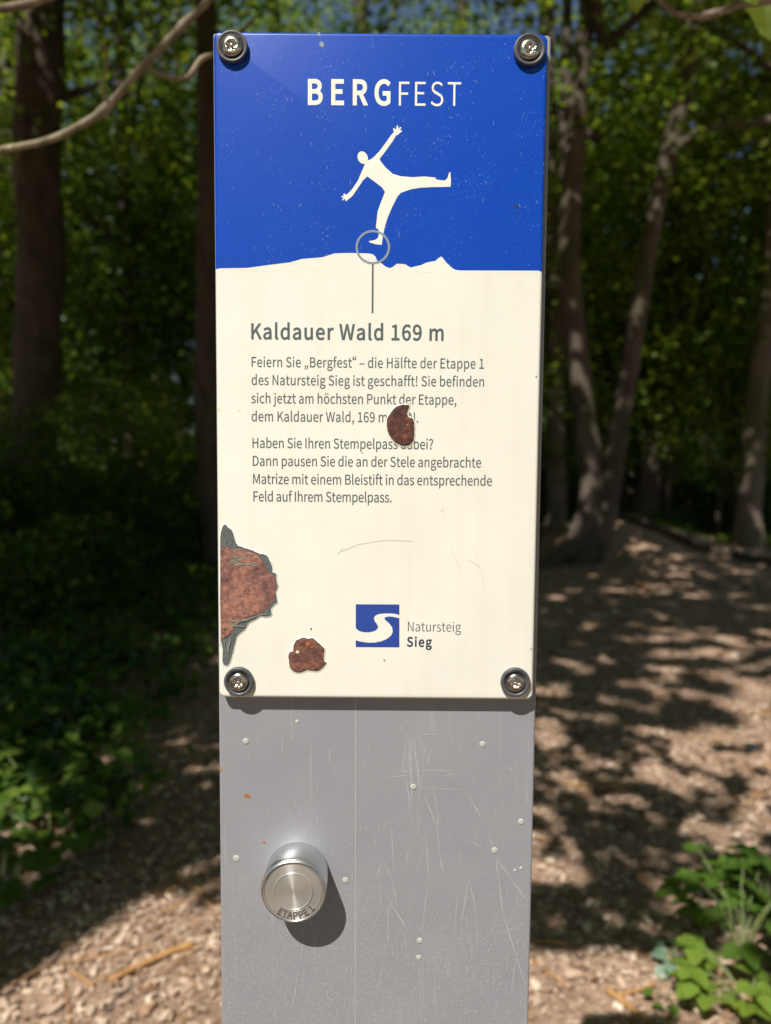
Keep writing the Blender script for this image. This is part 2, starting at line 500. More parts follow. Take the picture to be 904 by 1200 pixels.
def face_viewer(me):
    if len(me.polygons) and sum(p.normal.y for p in me.polygons) > 0: me.flip_normals()
GLYPHS = {
 '!': (113, [[44,127,46,77,53,77,60,77,68,77,69,127,70,176,72,226,72,238,72,250,72,262,62,262,51,262,40,262,40,250,41,238,41,226,42,176],[44,-5,56,-5,69,-5,79,5,79,20,79,34,69,44,56,44,44,44,33,34,33,20,33,5]]),
 ',': (97, [[24,-60,26,-67,58,-53,77,-27,77,7,77,30,67,44,50,44,37,44,26,36,26,22,26,8,37,-1,50,-1,51,-1,52,0,54,0,53,-21,40,-38,19,-48,21,-54]]),
 '.': (97, [[36,-5,49,-5,61,-5,72,5,72,20,72,34,61,44,49,44,36,44,26,34,26,20,26,5]]),
 '1': (194, [[31,9,31,0,78,0,125,0,172,0,172,9,172,18,172,27,154,27,137,27,120,27,120,103,120,180,120,257,112,257,104,257,96,257,82,249,65,243,42,238,42,232,42,225,42,218,58,218,73,218,88,218,88,154,88,90,88,27,69,27,50,27,31,27,31,18]]),
 '6': (194, [[56,-5,105,-5,145,-5,179,29,179,79,179,133,151,159,108,159,88,159,65,148,50,129,51,208,80,235,116,235,131,235,147,227,157,215,163,222,169,228,175,235,160,250,141,261,114,261,65,261,20,223,20,123,20,38],[54,50,50,103,67,127,87,136,103,136,134,136,149,113,149,79,149,44,130,21,105,21,73,21]]),
 '9': (194, [[54,-5,82,-5,130,-5,175,35,175,139,175,221,138,261,89,261,49,261,15,228,15,178,15,125,43,97,86,97,107,97,130,110,145,129,143,49,114,22,81,22,64,22,49,29,38,42,32,35,26,28,20,22,35,7],[141,208,145,155,128,131,109,121,91,121,61,121,46,144,46,178,46,213,64,236,89,236,122,236]]),
 '?': (166, [[54,138,62,77,72,77,81,77,91,77,84,132,147,153,147,204,147,243,121,267,82,267,54,267,31,253,15,235,21,229,27,223,33,218,46,232,61,240,78,240,104,240,116,223,116,202,116,161],[64,-5,77,-5,90,-5,101,5,101,20,101,34,90,44,77,44,64,44,55,34,55,20,55,5]]),
 'A': (213, [[30,86,1,0,12,0,23,0,34,0,42,26,51,52,59,78,90,78,121,78,153,78,161,52,169,26,177,0,189,0,200,0,211,0,182,86,153,171,124,257,112,257,100,257,88,257,59,171],[93,104,67,104,71,117,75,130,79,144,89,173,97,200,105,230,106,230,106,230,106,230,115,201,123,173,132,144,136,130,141,117,145,104,119,104]]),
 'B': (230, [[35,86,35,0,63,0,90,0,117,0,174,0,214,25,214,75,214,110,193,131,162,137,162,137,162,138,162,138,186,146,200,168,200,194,200,239,163,257,111,257,86,257,61,257,35,257,35,171],[80,148,68,148,68,176,68,203,68,231,81,231,94,231,107,231,147,231,168,220,168,190,168,164,150,148,106,148,93,148],[83,26,68,26,68,58,68,90,68,123,83,123,97,123,112,123,158,123,182,108,182,76,182,42,157,26,112,26,97,26]]),
 'D': (241, [[35,86,35,0,57,0,79,0,101,0,178,0,220,48,220,129,220,211,178,257,99,257,78,257,57,257,35,257,35,171],[77,27,68,27,68,95,68,162,68,230,77,230,87,230,97,230,157,230,187,194,187,129,187,64,157,27,97,27,87,27]]),
 'E': (206, [[35,86,35,0,86,0,136,0,187,0,187,9,187,18,187,28,147,28,107,28,68,28,68,59,68,90,68,121,100,121,132,121,165,121,165,130,165,140,165,149,132,149,100,149,68,149,68,176,68,202,68,229,106,229,145,229,183,229,183,238,183,248,183,257,134,257,85,257,35,257,35,171]]),
 'F': (193, [[35,86,35,0,46,0,57,0,68,0,68,38,68,77,68,115,100,115,133,115,166,115,166,124,166,133,166,143,133,143,100,143,68,143,68,171,68,200,68,229,106,229,145,229,183,229,183,238,183,248,183,257,134,257,85,257,35,257,35,171]]),
 'G': (241, [[69,-5,136,-5,171,-5,199,8,215,25,215,61,215,97,215,133,187,133,159,133,131,133,131,124,131,115,131,106,149,106,167,106,186,106,186,84,186,61,186,39,175,29,158,24,139,24,84,24,54,64,54,129,54,193,87,233,139,233,165,233,181,222,194,209,200,216,206,223,212,230,197,245,174,261,138,261,70,261,20,211,20,128,20,45]]),
 'H': (255, [[35,86,35,0,46,0,57,0,68,0,68,40,68,81,68,121,107,121,147,121,187,121,187,81,187,40,187,0,198,0,209,0,220,0,220,86,220,171,220,257,209,257,198,257,187,257,187,221,187,185,187,149,147,149,107,149,68,149,68,185,68,221,68,257,57,257,46,257,35,257,35,171]]),
 'I': (103, [[35,86,35,0,46,0,57,0,68,0,68,86,68,171,68,257,57,257,46,257,35,257,35,171]]),
 'K': (226, [[35,86,35,0,46,0,57,0,68,0,68,27,68,54,68,81,82,99,97,116,112,134,137,89,163,45,189,0,201,0,213,0,225,0,194,53,163,106,132,159,159,192,186,224,213,257,200,257,188,257,176,257,140,214,104,171,68,128,68,128,68,128,68,128,68,171,68,214,68,257,57,257,46,257,35,257,35,171]]),
 'M': (284, [[35,86,35,0,45,0,55,0,64,0,64,47,64,95,64,142,64,164,62,195,60,218,61,218,61,218,62,218,69,198,75,179,82,159,99,115,115,70,131,26,138,26,145,26,153,26,169,70,185,115,201,159,208,179,215,198,222,218,222,218,223,218,223,218,221,195,219,164,219,142,219,95,219,47,219,0,229,0,239,0,249,0,249,86,249,171,249,257,236,257,223,257,210,257,194,211,177,165,161,119,155,102,150,84,143,66,143,66,142,66,142,66,136,84,130,102,123,119,107,165,91,211,74,257,61,257,48,257,35,257,35,171]]),
 'N': (253, [[35,86,35,0,46,0,56,0,66,0,66,45,66,90,66,135,66,162,63,189,62,215,62,215,63,215,63,215,73,197,82,180,91,162,122,108,153,54,185,0,196,0,207,0,218,0,218,86,218,171,218,257,208,257,197,257,187,257,187,212,187,168,187,123,187,97,189,68,192,42,191,42,190,42,190,42,181,60,171,77,162,95,131,149,100,203,68,257,57,257,46,257,35,257,35,171]]),
 'P': (222, [[35,86,35,0,46,0,57,0,68,0,68,34,68,68,68,102,82,102,96,102,110,102,166,102,204,127,204,181,204,237,166,257,109,257,84,257,60,257,35,257,35,171],[80,129,68,129,68,162,68,196,68,230,80,230,92,230,104,230,150,230,172,219,172,181,172,145,151,129,106,129,93,129]]),
 'R': (222, [[82,135,68,135,68,167,68,199,68,230,82,230,96,230,111,230,151,230,173,218,173,185,173,151,151,135,111,135,96,135],[155,36,176,0,188,0,200,0,213,0,191,37,169,75,147,112,182,121,205,145,205,185,205,238,168,257,116,257,89,257,62,257,35,257,35,171,35,86,35,0,46,0,57,0,68,0,68,36,68,73,68,109,83,109,98,109,114,109,135,73]]),
 'S': (209, [[70,-5,106,-5,160,-5,194,28,194,68,194,106,171,124,141,137,129,142,116,147,104,153,84,161,62,171,62,196,62,218,81,233,110,233,133,233,152,224,168,209,174,216,179,223,185,230,167,248,140,261,110,261,63,261,29,233,29,193,29,156,57,138,81,127,93,122,105,117,118,111,142,100,161,92,161,65,161,41,141,24,107,24,80,24,54,36,36,56,30,48,23,41,17,33,39,10]]),
 'T': (210, [[89,76,89,0,99,0,110,0,121,0,121,76,121,153,121,229,147,229,173,229,199,229,199,238,199,248,199,257,136,257,74,257,11,257,11,248,11,238,11,229,37,229,63,229,89,229,89,153]]),
 'W': (307, [[45,86,63,0,76,0,89,0,102,0,115,52,127,103,140,155,144,175,149,194,153,213,153,213,154,213,154,213,159,194,162,175,167,155,180,103,193,52,206,0,219,0,232,0,245,0,263,86,280,171,298,257,288,257,277,257,267,257,258,210,249,164,239,117,235,89,230,62,225,34,225,34,224,34,223,34,217,62,211,90,205,117,193,164,181,210,169,257,160,257,150,257,140,257,128,210,116,164,104,117,98,89,92,62,86,34,86,34,85,34,85,34,79,62,75,89,69,117,60,164,51,210,42,257,31,257,20,257,9,257,27,171]]),
 'a': (197, [[44,-5,76,-5,99,-5,121,8,139,23,139,23,140,23,140,23,141,15,142,8,143,0,152,0,160,0,169,0,169,39,169,78,169,117,169,164,150,195,103,195,72,195,46,181,29,170,33,163,37,155,41,148,56,158,76,168,98,168,129,168,137,145,137,120,56,111,21,91,21,49,21,15],[103,21,85,21,66,21,51,30,51,51,51,76,73,92,137,99,137,81,137,64,137,46,119,30]]),
 'b': (216, [[98,-5,116,-5,159,-5,199,33,199,98,199,157,172,195,123,195,102,195,81,183,63,168,63,180,64,191,64,202,64,228,64,253,64,279,54,279,43,279,32,279,32,186,32,93,32,0,41,0,49,0,58,0,59,7,60,13,61,20,61,20,62,20,62,20,78,5],[142,22,111,22,98,22,81,27,64,42,64,75,64,109,64,142,82,159,99,168,115,168,151,168,165,140,165,98,165,51]]),
 'c': (179, [[57,-5,107,-5,130,-5,152,5,169,19,164,26,159,34,155,41,143,30,127,22,110,22,75,22,51,51,51,95,51,139,76,168,111,168,126,168,138,161,149,152,154,159,160,166,165,173,152,185,134,195,110,195,61,195,18,158,18,95,18,32]]),
 'd': (217, [[49,-5,97,-5,120,-5,140,8,155,22,155,22,155,22,156,22,157,15,158,7,159,0,167,0,176,0,185,0,185,93,185,186,185,279,174,279,163,279,153,279,153,254,153,230,153,206,153,195,154,184,154,173,138,187,123,195,101,195,57,195,19,157,19,95,19,32],[121,22,104,22,71,22,51,49,51,95,51,139,76,168,106,168,122,168,137,162,153,148,153,115,153,82,153,48,137,31]]),
 'e': (194, [[58,-5,109,-5,135,-5,155,4,172,15,168,22,164,29,160,36,146,27,131,21,113,21,77,21,52,47,50,88,92,88,135,88,178,88,179,92,179,99,179,106,179,160,152,195,103,195,60,195,18,157,18,95,18,32],[83,110,49,110,53,148,77,169,104,169,134,169,151,149,151,110,117,110]]),
 'f': (114, [[12,172,12,164,20,164,29,164,37,164,37,109,37,55,37,0,48,0,59,0,69,0,69,55,69,109,69,164,83,164,96,164,110,164,110,173,110,181,110,190,96,190,83,190,69,190,69,200,69,210,69,220,69,245,78,258,96,258,103,258,111,256,118,252,120,261,122,269,125,277,116,281,105,283,93,283,55,283,37,259,37,221,37,210,37,200,37,190,29,190,20,189,12,188,12,180]]),
 'g': (197, [[50,-88,96,-88,155,-88,193,-57,193,-22,193,10,170,23,126,23,114,23,101,23,89,23,63,23,56,32,56,44,56,55,61,61,68,67,76,63,87,60,96,60,135,60,166,86,166,126,166,143,159,157,150,166,163,166,176,166,189,166,189,174,189,182,189,190,167,190,145,190,123,190,116,193,107,195,96,195,58,195,25,169,25,127,25,104,37,86,50,76,50,76,50,75,50,75,40,68,29,55,29,39,29,24,36,14,46,8,46,7,46,7,46,6,28,-5,18,-20,18,-37,18,-69],[118,82,96,82,74,82,56,99,56,127,56,155,74,172,96,172,119,172,137,155,137,127,137,99],[138,-65,101,-65,66,-65,46,-53,46,-32,46,-21,51,-10,65,0,74,-2,83,-3,90,-3,101,-3,112,-3,123,-3,148,-3,161,-9,161,-27,161,-47]]),
 'h': (213, [[32,93,32,0,43,0,54,0,64,0,64,46,64,92,64,138,83,157,97,167,116,167,141,167,152,152,152,116,152,77,152,39,152,0,163,0,174,0,184,0,184,40,184,80,184,120,184,169,166,195,126,195,100,195,81,181,63,163,63,176,64,189,64,202,64,228,64,253,64,279,54,279,43,279,32,279,32,186]]),
 'i': (96, [[32,63,32,0,43,0,54,0,64,0,64,63,64,127,64,190,54,190,43,190,32,190,32,127],[36,229,48,229,61,229,70,238,70,251,70,263,61,271,48,271,36,271,27,263,27,251,27,238]]),
 'j': (96, [[1,-85,12,-85,50,-85,64,-61,64,-22,64,49,64,120,64,190,54,190,43,190,33,190,33,120,33,49,33,-22,33,-45,28,-59,9,-59,2,-59,-4,-57,-9,-56,-11,-64,-13,-72,-15,-80,-9,-83],[36,229,48,229,61,229,70,238,70,251,70,263,61,271,48,271,36,271,27,263,27,251,27,238]]),
 'k': (193, [[32,93,32,0,43,0,53,0,64,0,64,17,64,33,64,50,76,64,88,78,99,92,118,61,137,31,155,0,167,0,178,0,190,0,166,38,142,76,118,113,139,139,160,165,181,190,169,190,158,190,146,190,119,157,92,123,65,90,65,90,64,90,64,90,64,153,64,216,64,279,53,279,43,279,32,279,32,186]]),
 'l': (99, [[42,-5,66,-5,75,-5,80,-3,84,-2,83,6,81,15,80,23,76,22,75,22,73,22,68,22,64,26,64,36,64,117,64,198,64,279,54,279,43,279,32,279,32,198,32,118,32,38,32,11]]),
 'm': (324, [[32,63,32,0,43,0,54,0,64,0,64,46,64,92,64,138,82,158,98,167,112,167,136,167,147,152,147,116,147,77,147,39,147,0,158,0,169,0,179,0,179,46,179,92,179,138,197,158,213,167,227,167,251,167,263,152,263,116,263,77,263,39,263,0,273,0,284,0,294,0,294,40,294,80,294,120,294,169,276,195,237,195,214,195,194,180,174,159,166,181,151,195,121,195,99,195,79,181,62,162,62,162,62,162,62,162,61,172,60,181,58,190,50,190,41,190,32,190,32,127]]),
 'n': (214, [[32,63,32,0,43,0,54,0,64,0,64,46,64,92,64,138,83,157,97,167,116,167,141,167,152,152,152,116,152,77,152,39,152,0,163,0,174,0,184,0,184,40,184,80,184,120,184,169,166,195,126,195,100,195,80,181,62,162,62,162,62,162,62,162,61,172,60,181,58,190,50,190,41,190,32,190,32,127]]),
 'p': (217, [[32,10,32,-80,43,-80,54,-80,64,-80,64,-59,64,-37,64,-16,64,-5,64,6,63,18,81,3,99,-5,116,-5,159,-5,199,33,199,98,199,157,172,195,123,195,101,195,79,182,62,168,62,168,62,168,62,168,61,175,60,183,58,190,50,190,41,190,32,190,32,100],[142,22,111,22,98,22,81,27,64,42,64,75,64,109,64,142,83,159,99,168,115,168,151,168,165,140,165,98,165,51]]),
 'r': (136, [[32,63,32,0,43,0,54,0,64,0,64,41,64,81,64,122,77,154,96,166,112,166,120,166,124,165,131,163,133,172,135,182,137,191,131,194,125,195,116,195,95,195,76,180,62,155,62,155,62,155,62,155,61,167,60,179,58,190,50,190,41,190,32,190,32,127]]),
 's': (164, [[55,-5,82,-5,127,-5,151,21,151,52,151,88,121,99,93,110,72,118,52,125,52,143,52,158,63,170,88,170,104,170,118,163,131,153,136,160,141,167,146,173,132,185,111,195,87,195,46,195,22,171,22,141,22,109,50,96,77,86,98,78,120,69,120,50,120,34,108,20,83,20,60,20,43,29,27,43,21,36,16,29,11,22,29,7]]),
 't': (132, [[51,-5,92,-5,104,-5,116,-1,127,2,125,11,123,19,121,27,114,24,106,21,99,21,77,21,70,35,70,58,70,93,70,129,70,164,87,164,104,164,121,164,121,173,121,181,121,190,104,190,87,190,70,190,70,208,70,226,70,244,61,244,52,244,43,244,42,226,41,208,40,190,30,190,19,189,9,188,9,180,9,172,9,164,19,164,28,164,38,164,38,129,38,94,38,59,38,21]]),
 'u': (213, [[48,-5,88,-5,114,-5,133,9,151,30,151,30,151,30,152,30,152,20,153,10,154,0,163,0,172,0,181,0,181,63,181,127,181,190,170,190,159,190,149,190,149,145,149,100,149,55,131,33,117,23,97,23,72,23,62,38,62,74,62,112,62,151,62,190,51,190,40,190,29,190,29,150,29,110,29,70,29,21]]),
 'z': (166, [[12,6,12,0,60,0,108,0,156,0,156,9,156,17,156,26,122,26,87,26,53,26,86,75,120,124,153,173,153,179,153,184,153,190,110,190,66,190,23,190,23,181,23,173,23,164,53,164,83,164,112,164,79,115,46,66,12,17,12,11]]),
 'ä': (197, [[44,-5,76,-5,99,-5,121,8,139,23,139,23,140,23,140,23,141,15,142,8,143,0,152,0,160,0,169,0,169,39,169,78,169,117,169,164,150,195,103,195,72,195,46,181,29,170,33,163,37,155,41,148,56,158,76,168,98,168,129,168,137,145,137,120,56,111,21,91,21,49,21,15],[103,21,85,21,66,21,51,30,51,51,51,76,73,92,137,99,137,81,137,64,137,46,119,30],[56,230,67,230,78,230,86,238,86,249,86,260,78,269,67,269,56,269,48,260,48,249,48,238],[131,230,142,230,153,230,162,238,162,249,162,260,153,269,142,269,131,269,123,260,123,249,123,238]]),
 'ö': (212, [[60,-5,106,-5,153,-5,194,32,194,95,194,158,153,195,106,195,60,195,18,158,18,95,18,32],[139,22,106,22,73,22,51,51,51,95,51,139,73,168,106,168,139,168,161,139,161,95,161,51],[57,230,69,230,79,230,88,238,88,249,88,260,79,269,69,269,57,269,49,260,49,249,49,238],[132,230,144,230,155,230,163,238,163,249,163,260,155,269,144,269,132,269,124,260,124,249,124,238]]),
 'ü': (213, [[48,-5,88,-5,114,-5,133,9,151,30,151,30,151,30,152,30,152,20,153,10,154,0,163,0,172,0,181,0,181,63,181,127,181,190,170,190,159,190,149,190,149,145,149,100,149,55,131,33,117,23,97,23,72,23,62,38,62,74,62,112,62,151,62,190,51,190,40,190,29,190,29,150,29,110,29,70,29,21],[57,230,68,230,79,230,88,238,88,249,88,260,79,269,68,269,57,269,49,260,49,249,49,238],[133,230,144,230,155,230,163,238,163,249,163,260,155,269,144,269,133,269,124,260,124,249,124,238]]),
 '–': (188, [[16,95,16,88,68,88,120,88,172,88,172,95,172,102,172,109,120,109,68,109,16,109,16,102]]),
 '“': (350, [[251,274,270,283,267,288,265,292,262,297,240,286,218,262,218,231,218,212,231,198,246,198,262,198,270,210,270,221,270,233,261,243,248,243,244,243,241,242,238,240,238,256],[318,274,337,283,334,288,332,292,329,297,307,286,286,262,286,231,286,212,298,198,313,198,329,198,337,210,337,221,337,233,328,243,315,243,311,243,308,242,306,240,306,256]]),
 '„': (166, [[31,-52,34,-57,61,-41,75,-19,75,13,75,35,66,48,51,48,39,48,30,40,30,26,30,14,40,7,51,7,52,7,53,7,54,7,54,-15,44,-29,25,-42,28,-47],[99,-52,102,-57,129,-41,144,-19,144,13,144,35,135,48,119,48,107,48,99,40,99,26,99,14,109,7,119,7,121,7,122,7,123,7,123,-15,113,-29,93,-42,96,-47]]),
}

# ================================================================== the stele
PLATE_T = 0.0087
pl_x0, pl_x1, pl_z0, pl_z1 = -0.1054, 0.0951, CAM_H - 0.1536, CAM_H + 0.2537
a = at(256.5, 850, PLATE_T); b_ = at(626.8, 850, PLATE_T)
ps_x0 = (a.x + at(260, 1200, PLATE_T).x) / 2
ps_x1 = (b_.x + at(619.5, 1200, PLATE_T).x + at(647.3, 60, PLATE_T).x) / 3
ps_z1 = at(646, 41, PLATE_T).z
stele = empty('information_stele', ((ps_x0 + ps_x1) / 2, PLATE_T + 0.03, 0))
tag(stele, 'grey metal stele with blue and cream enamel trail sign and round metal knob', 'sign post')

def rounded_rect(x0, x1, z0, z1, r, n=6):
    out = []
    for cx, cz, a0 in ((x1 - r, z1 - r, 0), (x0 + r, z1 - r, 90), (x0 + r, z0 + r, 180), (x1 - r, z0 + r, 270)):
        for k in range(n + 1):
            a = math.radians(a0 + 90 * k / n)
            out.append((cx + r * math.cos(a), cz + r * math.sin(a)))
    return out

# post: hollow-section look, upright edges rounded
def post_mesh():
    y0, y1 = PLATE_T, PLATE_T + 0.06
    r = 0.0016
    ring = []
    for cx, cy, a0 in ((ps_x1 - r, y1 - r, 0), (ps_x0 + r, y1 - r, 90), (ps_x0 + r, y0 + r, 180), (ps_x1 - r, y0 + r, 270)):
        for k in range(5):
            a = math.radians(a0 + 90 * k / 4)
            ring.append((cx + r * math.cos(a), cy + r * math.sin(a)))
    zs = [-0.4, ps_z1 - 0.001, ps_z1]
    vs, fs = [], []
    n = len(ring)
    cx, cy = (ps_x0 + ps_x1) / 2, (y0 + y1) / 2
    for i, z in enumerate(zs):
        s = 0.001 if i == 2 else 0
        for x, y in ring:
            vs.append((x - math.copysign(s, x - cx), y - math.copysign(s, y - cy), z))
    for k in range(2):
        for i in range(n):
            j = (i + 1) % n
            fs.append((k * n + i, k * n + j, (k + 1) * n + j, (k + 1) * n + i))
    fs.append(tuple(2 * n + i for i in range(n))); fs.append(tuple(reversed(range(n))))
    return pyd('post', vs, fs)
post = link('post', post_mesh(), M['post'], stele)

YP = PLATE_T           # post face
def strip(p, q, wd, y, taper=0.3):
    d = (q - p); d.y = 0
    nrm = Vector((-d.z, 0, d.x)).normalized() * wd / 2
    p = Vector((p.x, y, p.z)); q = Vector((q.x, y, q.z))
    m_ = (p + q) / 2 + nrm * rnd.uniform(-2, 2)
    return [p + nrm * taper, p - nrm * taper, m_ - nrm, m_ + nrm, q - nrm * taper, q + nrm * taper], [(0, 1, 2, 3), (3, 2, 4, 5)]
link('seam', pyd('seam', *strip(at(417.2, 812, YP), at(416.6, 1290, YP), 0.00042, YP - 0.00012, 1.0)), M['seam'], post)

# pits knocked into the paint
def z5(x, y): return (240 + x / 2.26, 850 + y / 2.26)
for i, (x, y, s) in enumerate([(109, 42, 1), (736, 50, 1), (553, 163, 1), (838, 255, 1), (768, 331, 1.05), (84, 352, 1.05),
                 (373, 410, 1), (570, 570, 1), (567, 615, .9), (838, 378, .55), (822, 384, .5), (245, -10, .6)]):
    px, py = z5(x, y)
    c = at(px, py, YP)
    s *= 0.0020
    v, f = lathe([(s, 0.00005), (s * 0.9, 0.0003), (s * 0.7, 0.00042), (s * 0.4, 0.00040), (0, 0.00038)], 18, (c.x, YP, c.z))
    link('pit', pyd('pit', v, f), M['pit'], post, True)
for (x, y, s) in [(112, 186, .0019), (158, 310, .0009), (42, 118, .0008)]:
    px, py = z5(x, y); c = at(px, py, YP)
    pts = [(c.x + s * (1 + .35 * rnd.uniform(-1, 1)) * math.cos(k * .7) * 1.2, c.z + s * .8 * (1 + .3 * rnd.uniform(-1, 1)) * math.sin(k * .7)) for k in range(9)]
    flat_shape('rust_spot', [pts], YP - 0.0002, M['orange_rust'], post, smooth_n=3)

# scratches cut through the coating
S = [((190, 20), (190, 200), 1), ((205, 10), (196, 300), .8), ((215, 15), (240, 290), 1), ((232, 0), (300, 150), .7), ((310, 90), (285, 190), 1),
     ((170, 30), (150, 230), .7), ((200, 170), (205, 400), .9), ((165, 240), (200, 405), 1), ((240, 150), (240, 290), 1.1), ((262, 210), (235, 390), .8),
     ((135, 205), (190, 209), 1.5), ((80, 242), (200, 228), 1.1), ((200, 205), (490, 205), .8), ((380, 232), (450, 224), 1), ((270, 300), (495, 312), .8),
     ((495, 312), (545, 380), .8), ((540, 378), (590, 470), 1.2), ((272, 340), (345, 520), 1.1), ((315, 290), (345, 430), .8), ((345, 430), (350, 520), .8),
     ((345, 520), (362, 690), .9), ((362, 690), (375, 760), 1.4), ((278, 560), (298, 800), 1.1), ((185, 640), (170, 740), .9), ((85, 470), (105, 770), .8),
     ((75, 470), (45, 540), .7), ((35, 705), (10, 809), 1), ((45, 705), (90, 800), .9), ((635, 555), (655, 640), 1.2), ((672, 690), (690, 809), 1.3),
     ((676, 695), (755, 800), 1.3), ((475, 560), (650, 670), .6), ((590, 210), (860, 185), .6), ((265, 650), (230, 760), .7), ((470, 640), (470, 740), .6)]
S2 = [((95, 0), (125, 160), 1), ((105, 90), (60, 210), 1), ((92, 145), (185, 295), 1.4), ((72, 150), (68, 345), 1.1), ((290, 60), (268, 210), 1), ((268, 210), (262, 300), .7),
      ((522, 0), (480, 240), 1.2), ((522, 0), (565, 200), 1.1), ((480, 240), (476, 400), .8), ((565, 200), (570, 420), .7), ((462, 90), (440, 300), .9),
      ((690, 0), (712, 190), 1.4), ((712, 190), (790, 440), 1.3), ((790, 440), (835, 590), 1.1), ((755, 0), (852, 125), 1.3), ((800, 380), (750, 640), .8),
      ((680, 300), (835, 250), .7), ((500, 300), (560, 400), .5), ((10, 600), (60, 430), .7), ((2, 620), (40, 545), 1.1), ((660, 470), (660, 640), .6), ((330, 450), (330, 800), .4),
      ((160, 280), (175, 400), .7), ((410, 470), (395, 560), .9), ((120, 330), (120, 520), .5), ((742, 350), (730, 520), .5), ((250, 470), (250, 800), .6), ((262, 500), (268, 700), .6)]
parts = []
for dy, L in ((860, S), (1030, S2)):
    for (p, q, wd) in L:
        parts.append(strip(at(440 + p[0] / 4.758, dy + p[1] / 4.758, YP), at(440 + q[0] / 4.758, dy + q[1] / 4.758, YP), 0.00030 * wd, YP - 0.00008 - 0.000002 * len(parts)))
for p, q in [((205, 20), (205, 85)), ((330, 60), (332, 100)), ((250, 640), (230, 780)), ((560, 25), (625, 25))]:
    parts.append(strip(at(*z5(*p), YP), at(*z5(*q), YP), 0.00032, YP - 0.00025))
for k in range(230):
    px = rnd.uniform(262, 616); py = rnd.uniform(850, 1195) if k < 150 else rnd.uniform(1080, 1195)
    ln = rnd.uniform(1.5, 12)
    dx = rnd.uniform(-.18, .18) * ln
    parts.append(strip(at(px, py, YP), at(px + dx, py + ln, YP), 0.00024 * rnd.uniform(.5, 1.3), YP - 0.0003 - 0.000001 * k))
link('scratches', pyd('scratches', *join(parts)), M['scratch'], post)['kind'] = 'stuff'

# ------------------------------------------------ enamel plate
z_hor = at(440, 316.5).z       # where the blue field ends at the sides
def plate_mesh():
    rb = 0.0022
    rings = []
    for k in range(7):
        a = math.pi / 2 * k / 6
        rings.append((rb * (1 - math.sin(a)), rb * (1 - math.cos(a))))     # (inset, depth)
    rings.append((0.0, 0.0068))
    rings.append((0.0012, PLATE_T - 0.0002))
    bm = bmesh.new()
    prev = None
    for ins, dep in rings:
        L = rounded_rect(pl_x0 + ins, pl_x1 - ins, pl_z0 + ins, pl_z1 - ins, max(0.004 - ins, 0.0018))
        cur = [bm.verts.new((x, dep, z)) for x, z in L]
        if prev is None: bm.faces.new(cur)
        else:
            for i in range(len(cur)):
                j = (i + 1) % len(cur)
                bm.faces.new((prev[i], prev[j], cur[j], cur[i]))
        prev = cur
    bm.faces.new(list(reversed(prev)))
    geom = bm.verts[:] + bm.edges[:] + bm.faces[:]
    bmesh.ops.bisect_plane(bm, geom=geom, plane_co=(0, 0, z_hor), plane_no=(0, 0, 1))
    bmesh.ops.recalc_face_normals(bm, faces=bm.faces)
    for f in bm.faces:
        f.smooth = len(f.verts) == 4
        if f.calc_center_median().z > z_hor: f.material_index = 1
    me = bpy.data.meshes.new('sign_plate')
    bm.to_mesh(me); bm.free()
    return me
plate = link('sign_plate', plate_mesh(), [M['cream'], M['blue']], stele)
try: plate.data.set_sharp_from_angle(angle=math.radians(25))
except Exception: pass
plate['label'] = 'enamel plate, blue above and cream below, with rust patches'

def xz(pts): return [(p.x, p.z) for p in pts]
def z8(x, y): return at(390 + x / 6.027, 140 + y / 6.027)
# hill silhouette: cream rising into the blue
hill = [at(256, 314.5), at(290, 314), at(312, 311), at(340, 307.5), at(354, 303.5), at(378, 301.5), at(392, 297)]
hill += [z8(*p) for p in [(120, 943), (250, 946), (285, 952), (302, 968), (318, 1002), (345, 1016), (375, 1040), (405, 1051), (428, 1040), (455, 1019), (485, 1020), (515, 1024),
                          (535, 1038), (555, 1046), (590, 1036), (622, 1030), (660, 1012), (695, 1004), (725, 1000), (750, 978), (768, 968), (782, 982), (796, 1002), (815, 1022), (840, 1046), (866, 1062)]]
hill += [at(540, 317), at(634, 317.3)]
zb = min(p.z for p in hill) - 0.0004
L = xz(hill)
L[0] = (pl_x0 + 0.0022, L[0][1]); L[-1] = (pl_x1 - 0.0022, L[-1][1])
zb = z_hor - 0.0012
L += [(pl_x1 - 0.0022, zb), (pl_x0 + 0.0022, zb)]
flat_shape('hill_silhouette', [L], -0.00003, M['cream'], plate)
fig = [(250, 290), (272, 281), (295, 262), (330, 225), (375, 165), (410, 115), (433, 90), (427, 64), (434, 60), (446, 74), (455, 43), (463, 42), (464, 70), (478, 53), (486, 56), (475, 78),
       (488, 76), (490, 84), (474, 97), (460, 110), (448, 112), (430, 145), (400, 188), (360, 242), (332, 277), (340, 297), (375, 340), (425, 384), (480, 401), (560, 408), (650, 403), (725, 410),
       (733, 425), (790, 432), (810, 417), (824, 372), (832, 374), (836, 430), (833, 475), (800, 476), (700, 478), (620, 482), (550, 494), (482, 518), (458, 545), (420, 620), (390, 690),
       (368, 760), (354, 830), (347, 886), (300, 880), (262, 869), (254, 861), (300, 851), (322, 835), (328, 800), (322, 775), (306, 766), (312, 710), (318, 650), (340, 590), (370, 512),
       (350, 481), (300, 442), (245, 402), (215, 430), (175, 490), (140, 540), (114, 562), (104, 568), (98, 578), (90, 572), (84, 558), (73, 573), (66, 568), (78, 553), (62, 549), (63, 541),
       (80, 542), (75, 527), (84, 522), (94, 534), (110, 522), (140, 490), (180, 430), (205, 370), (228, 318), (238, 300)]
flat_shape('figure_body', [xz([z8(*p) for p in fig])], -0.00007, M['white_ink'], plate)
hd = []
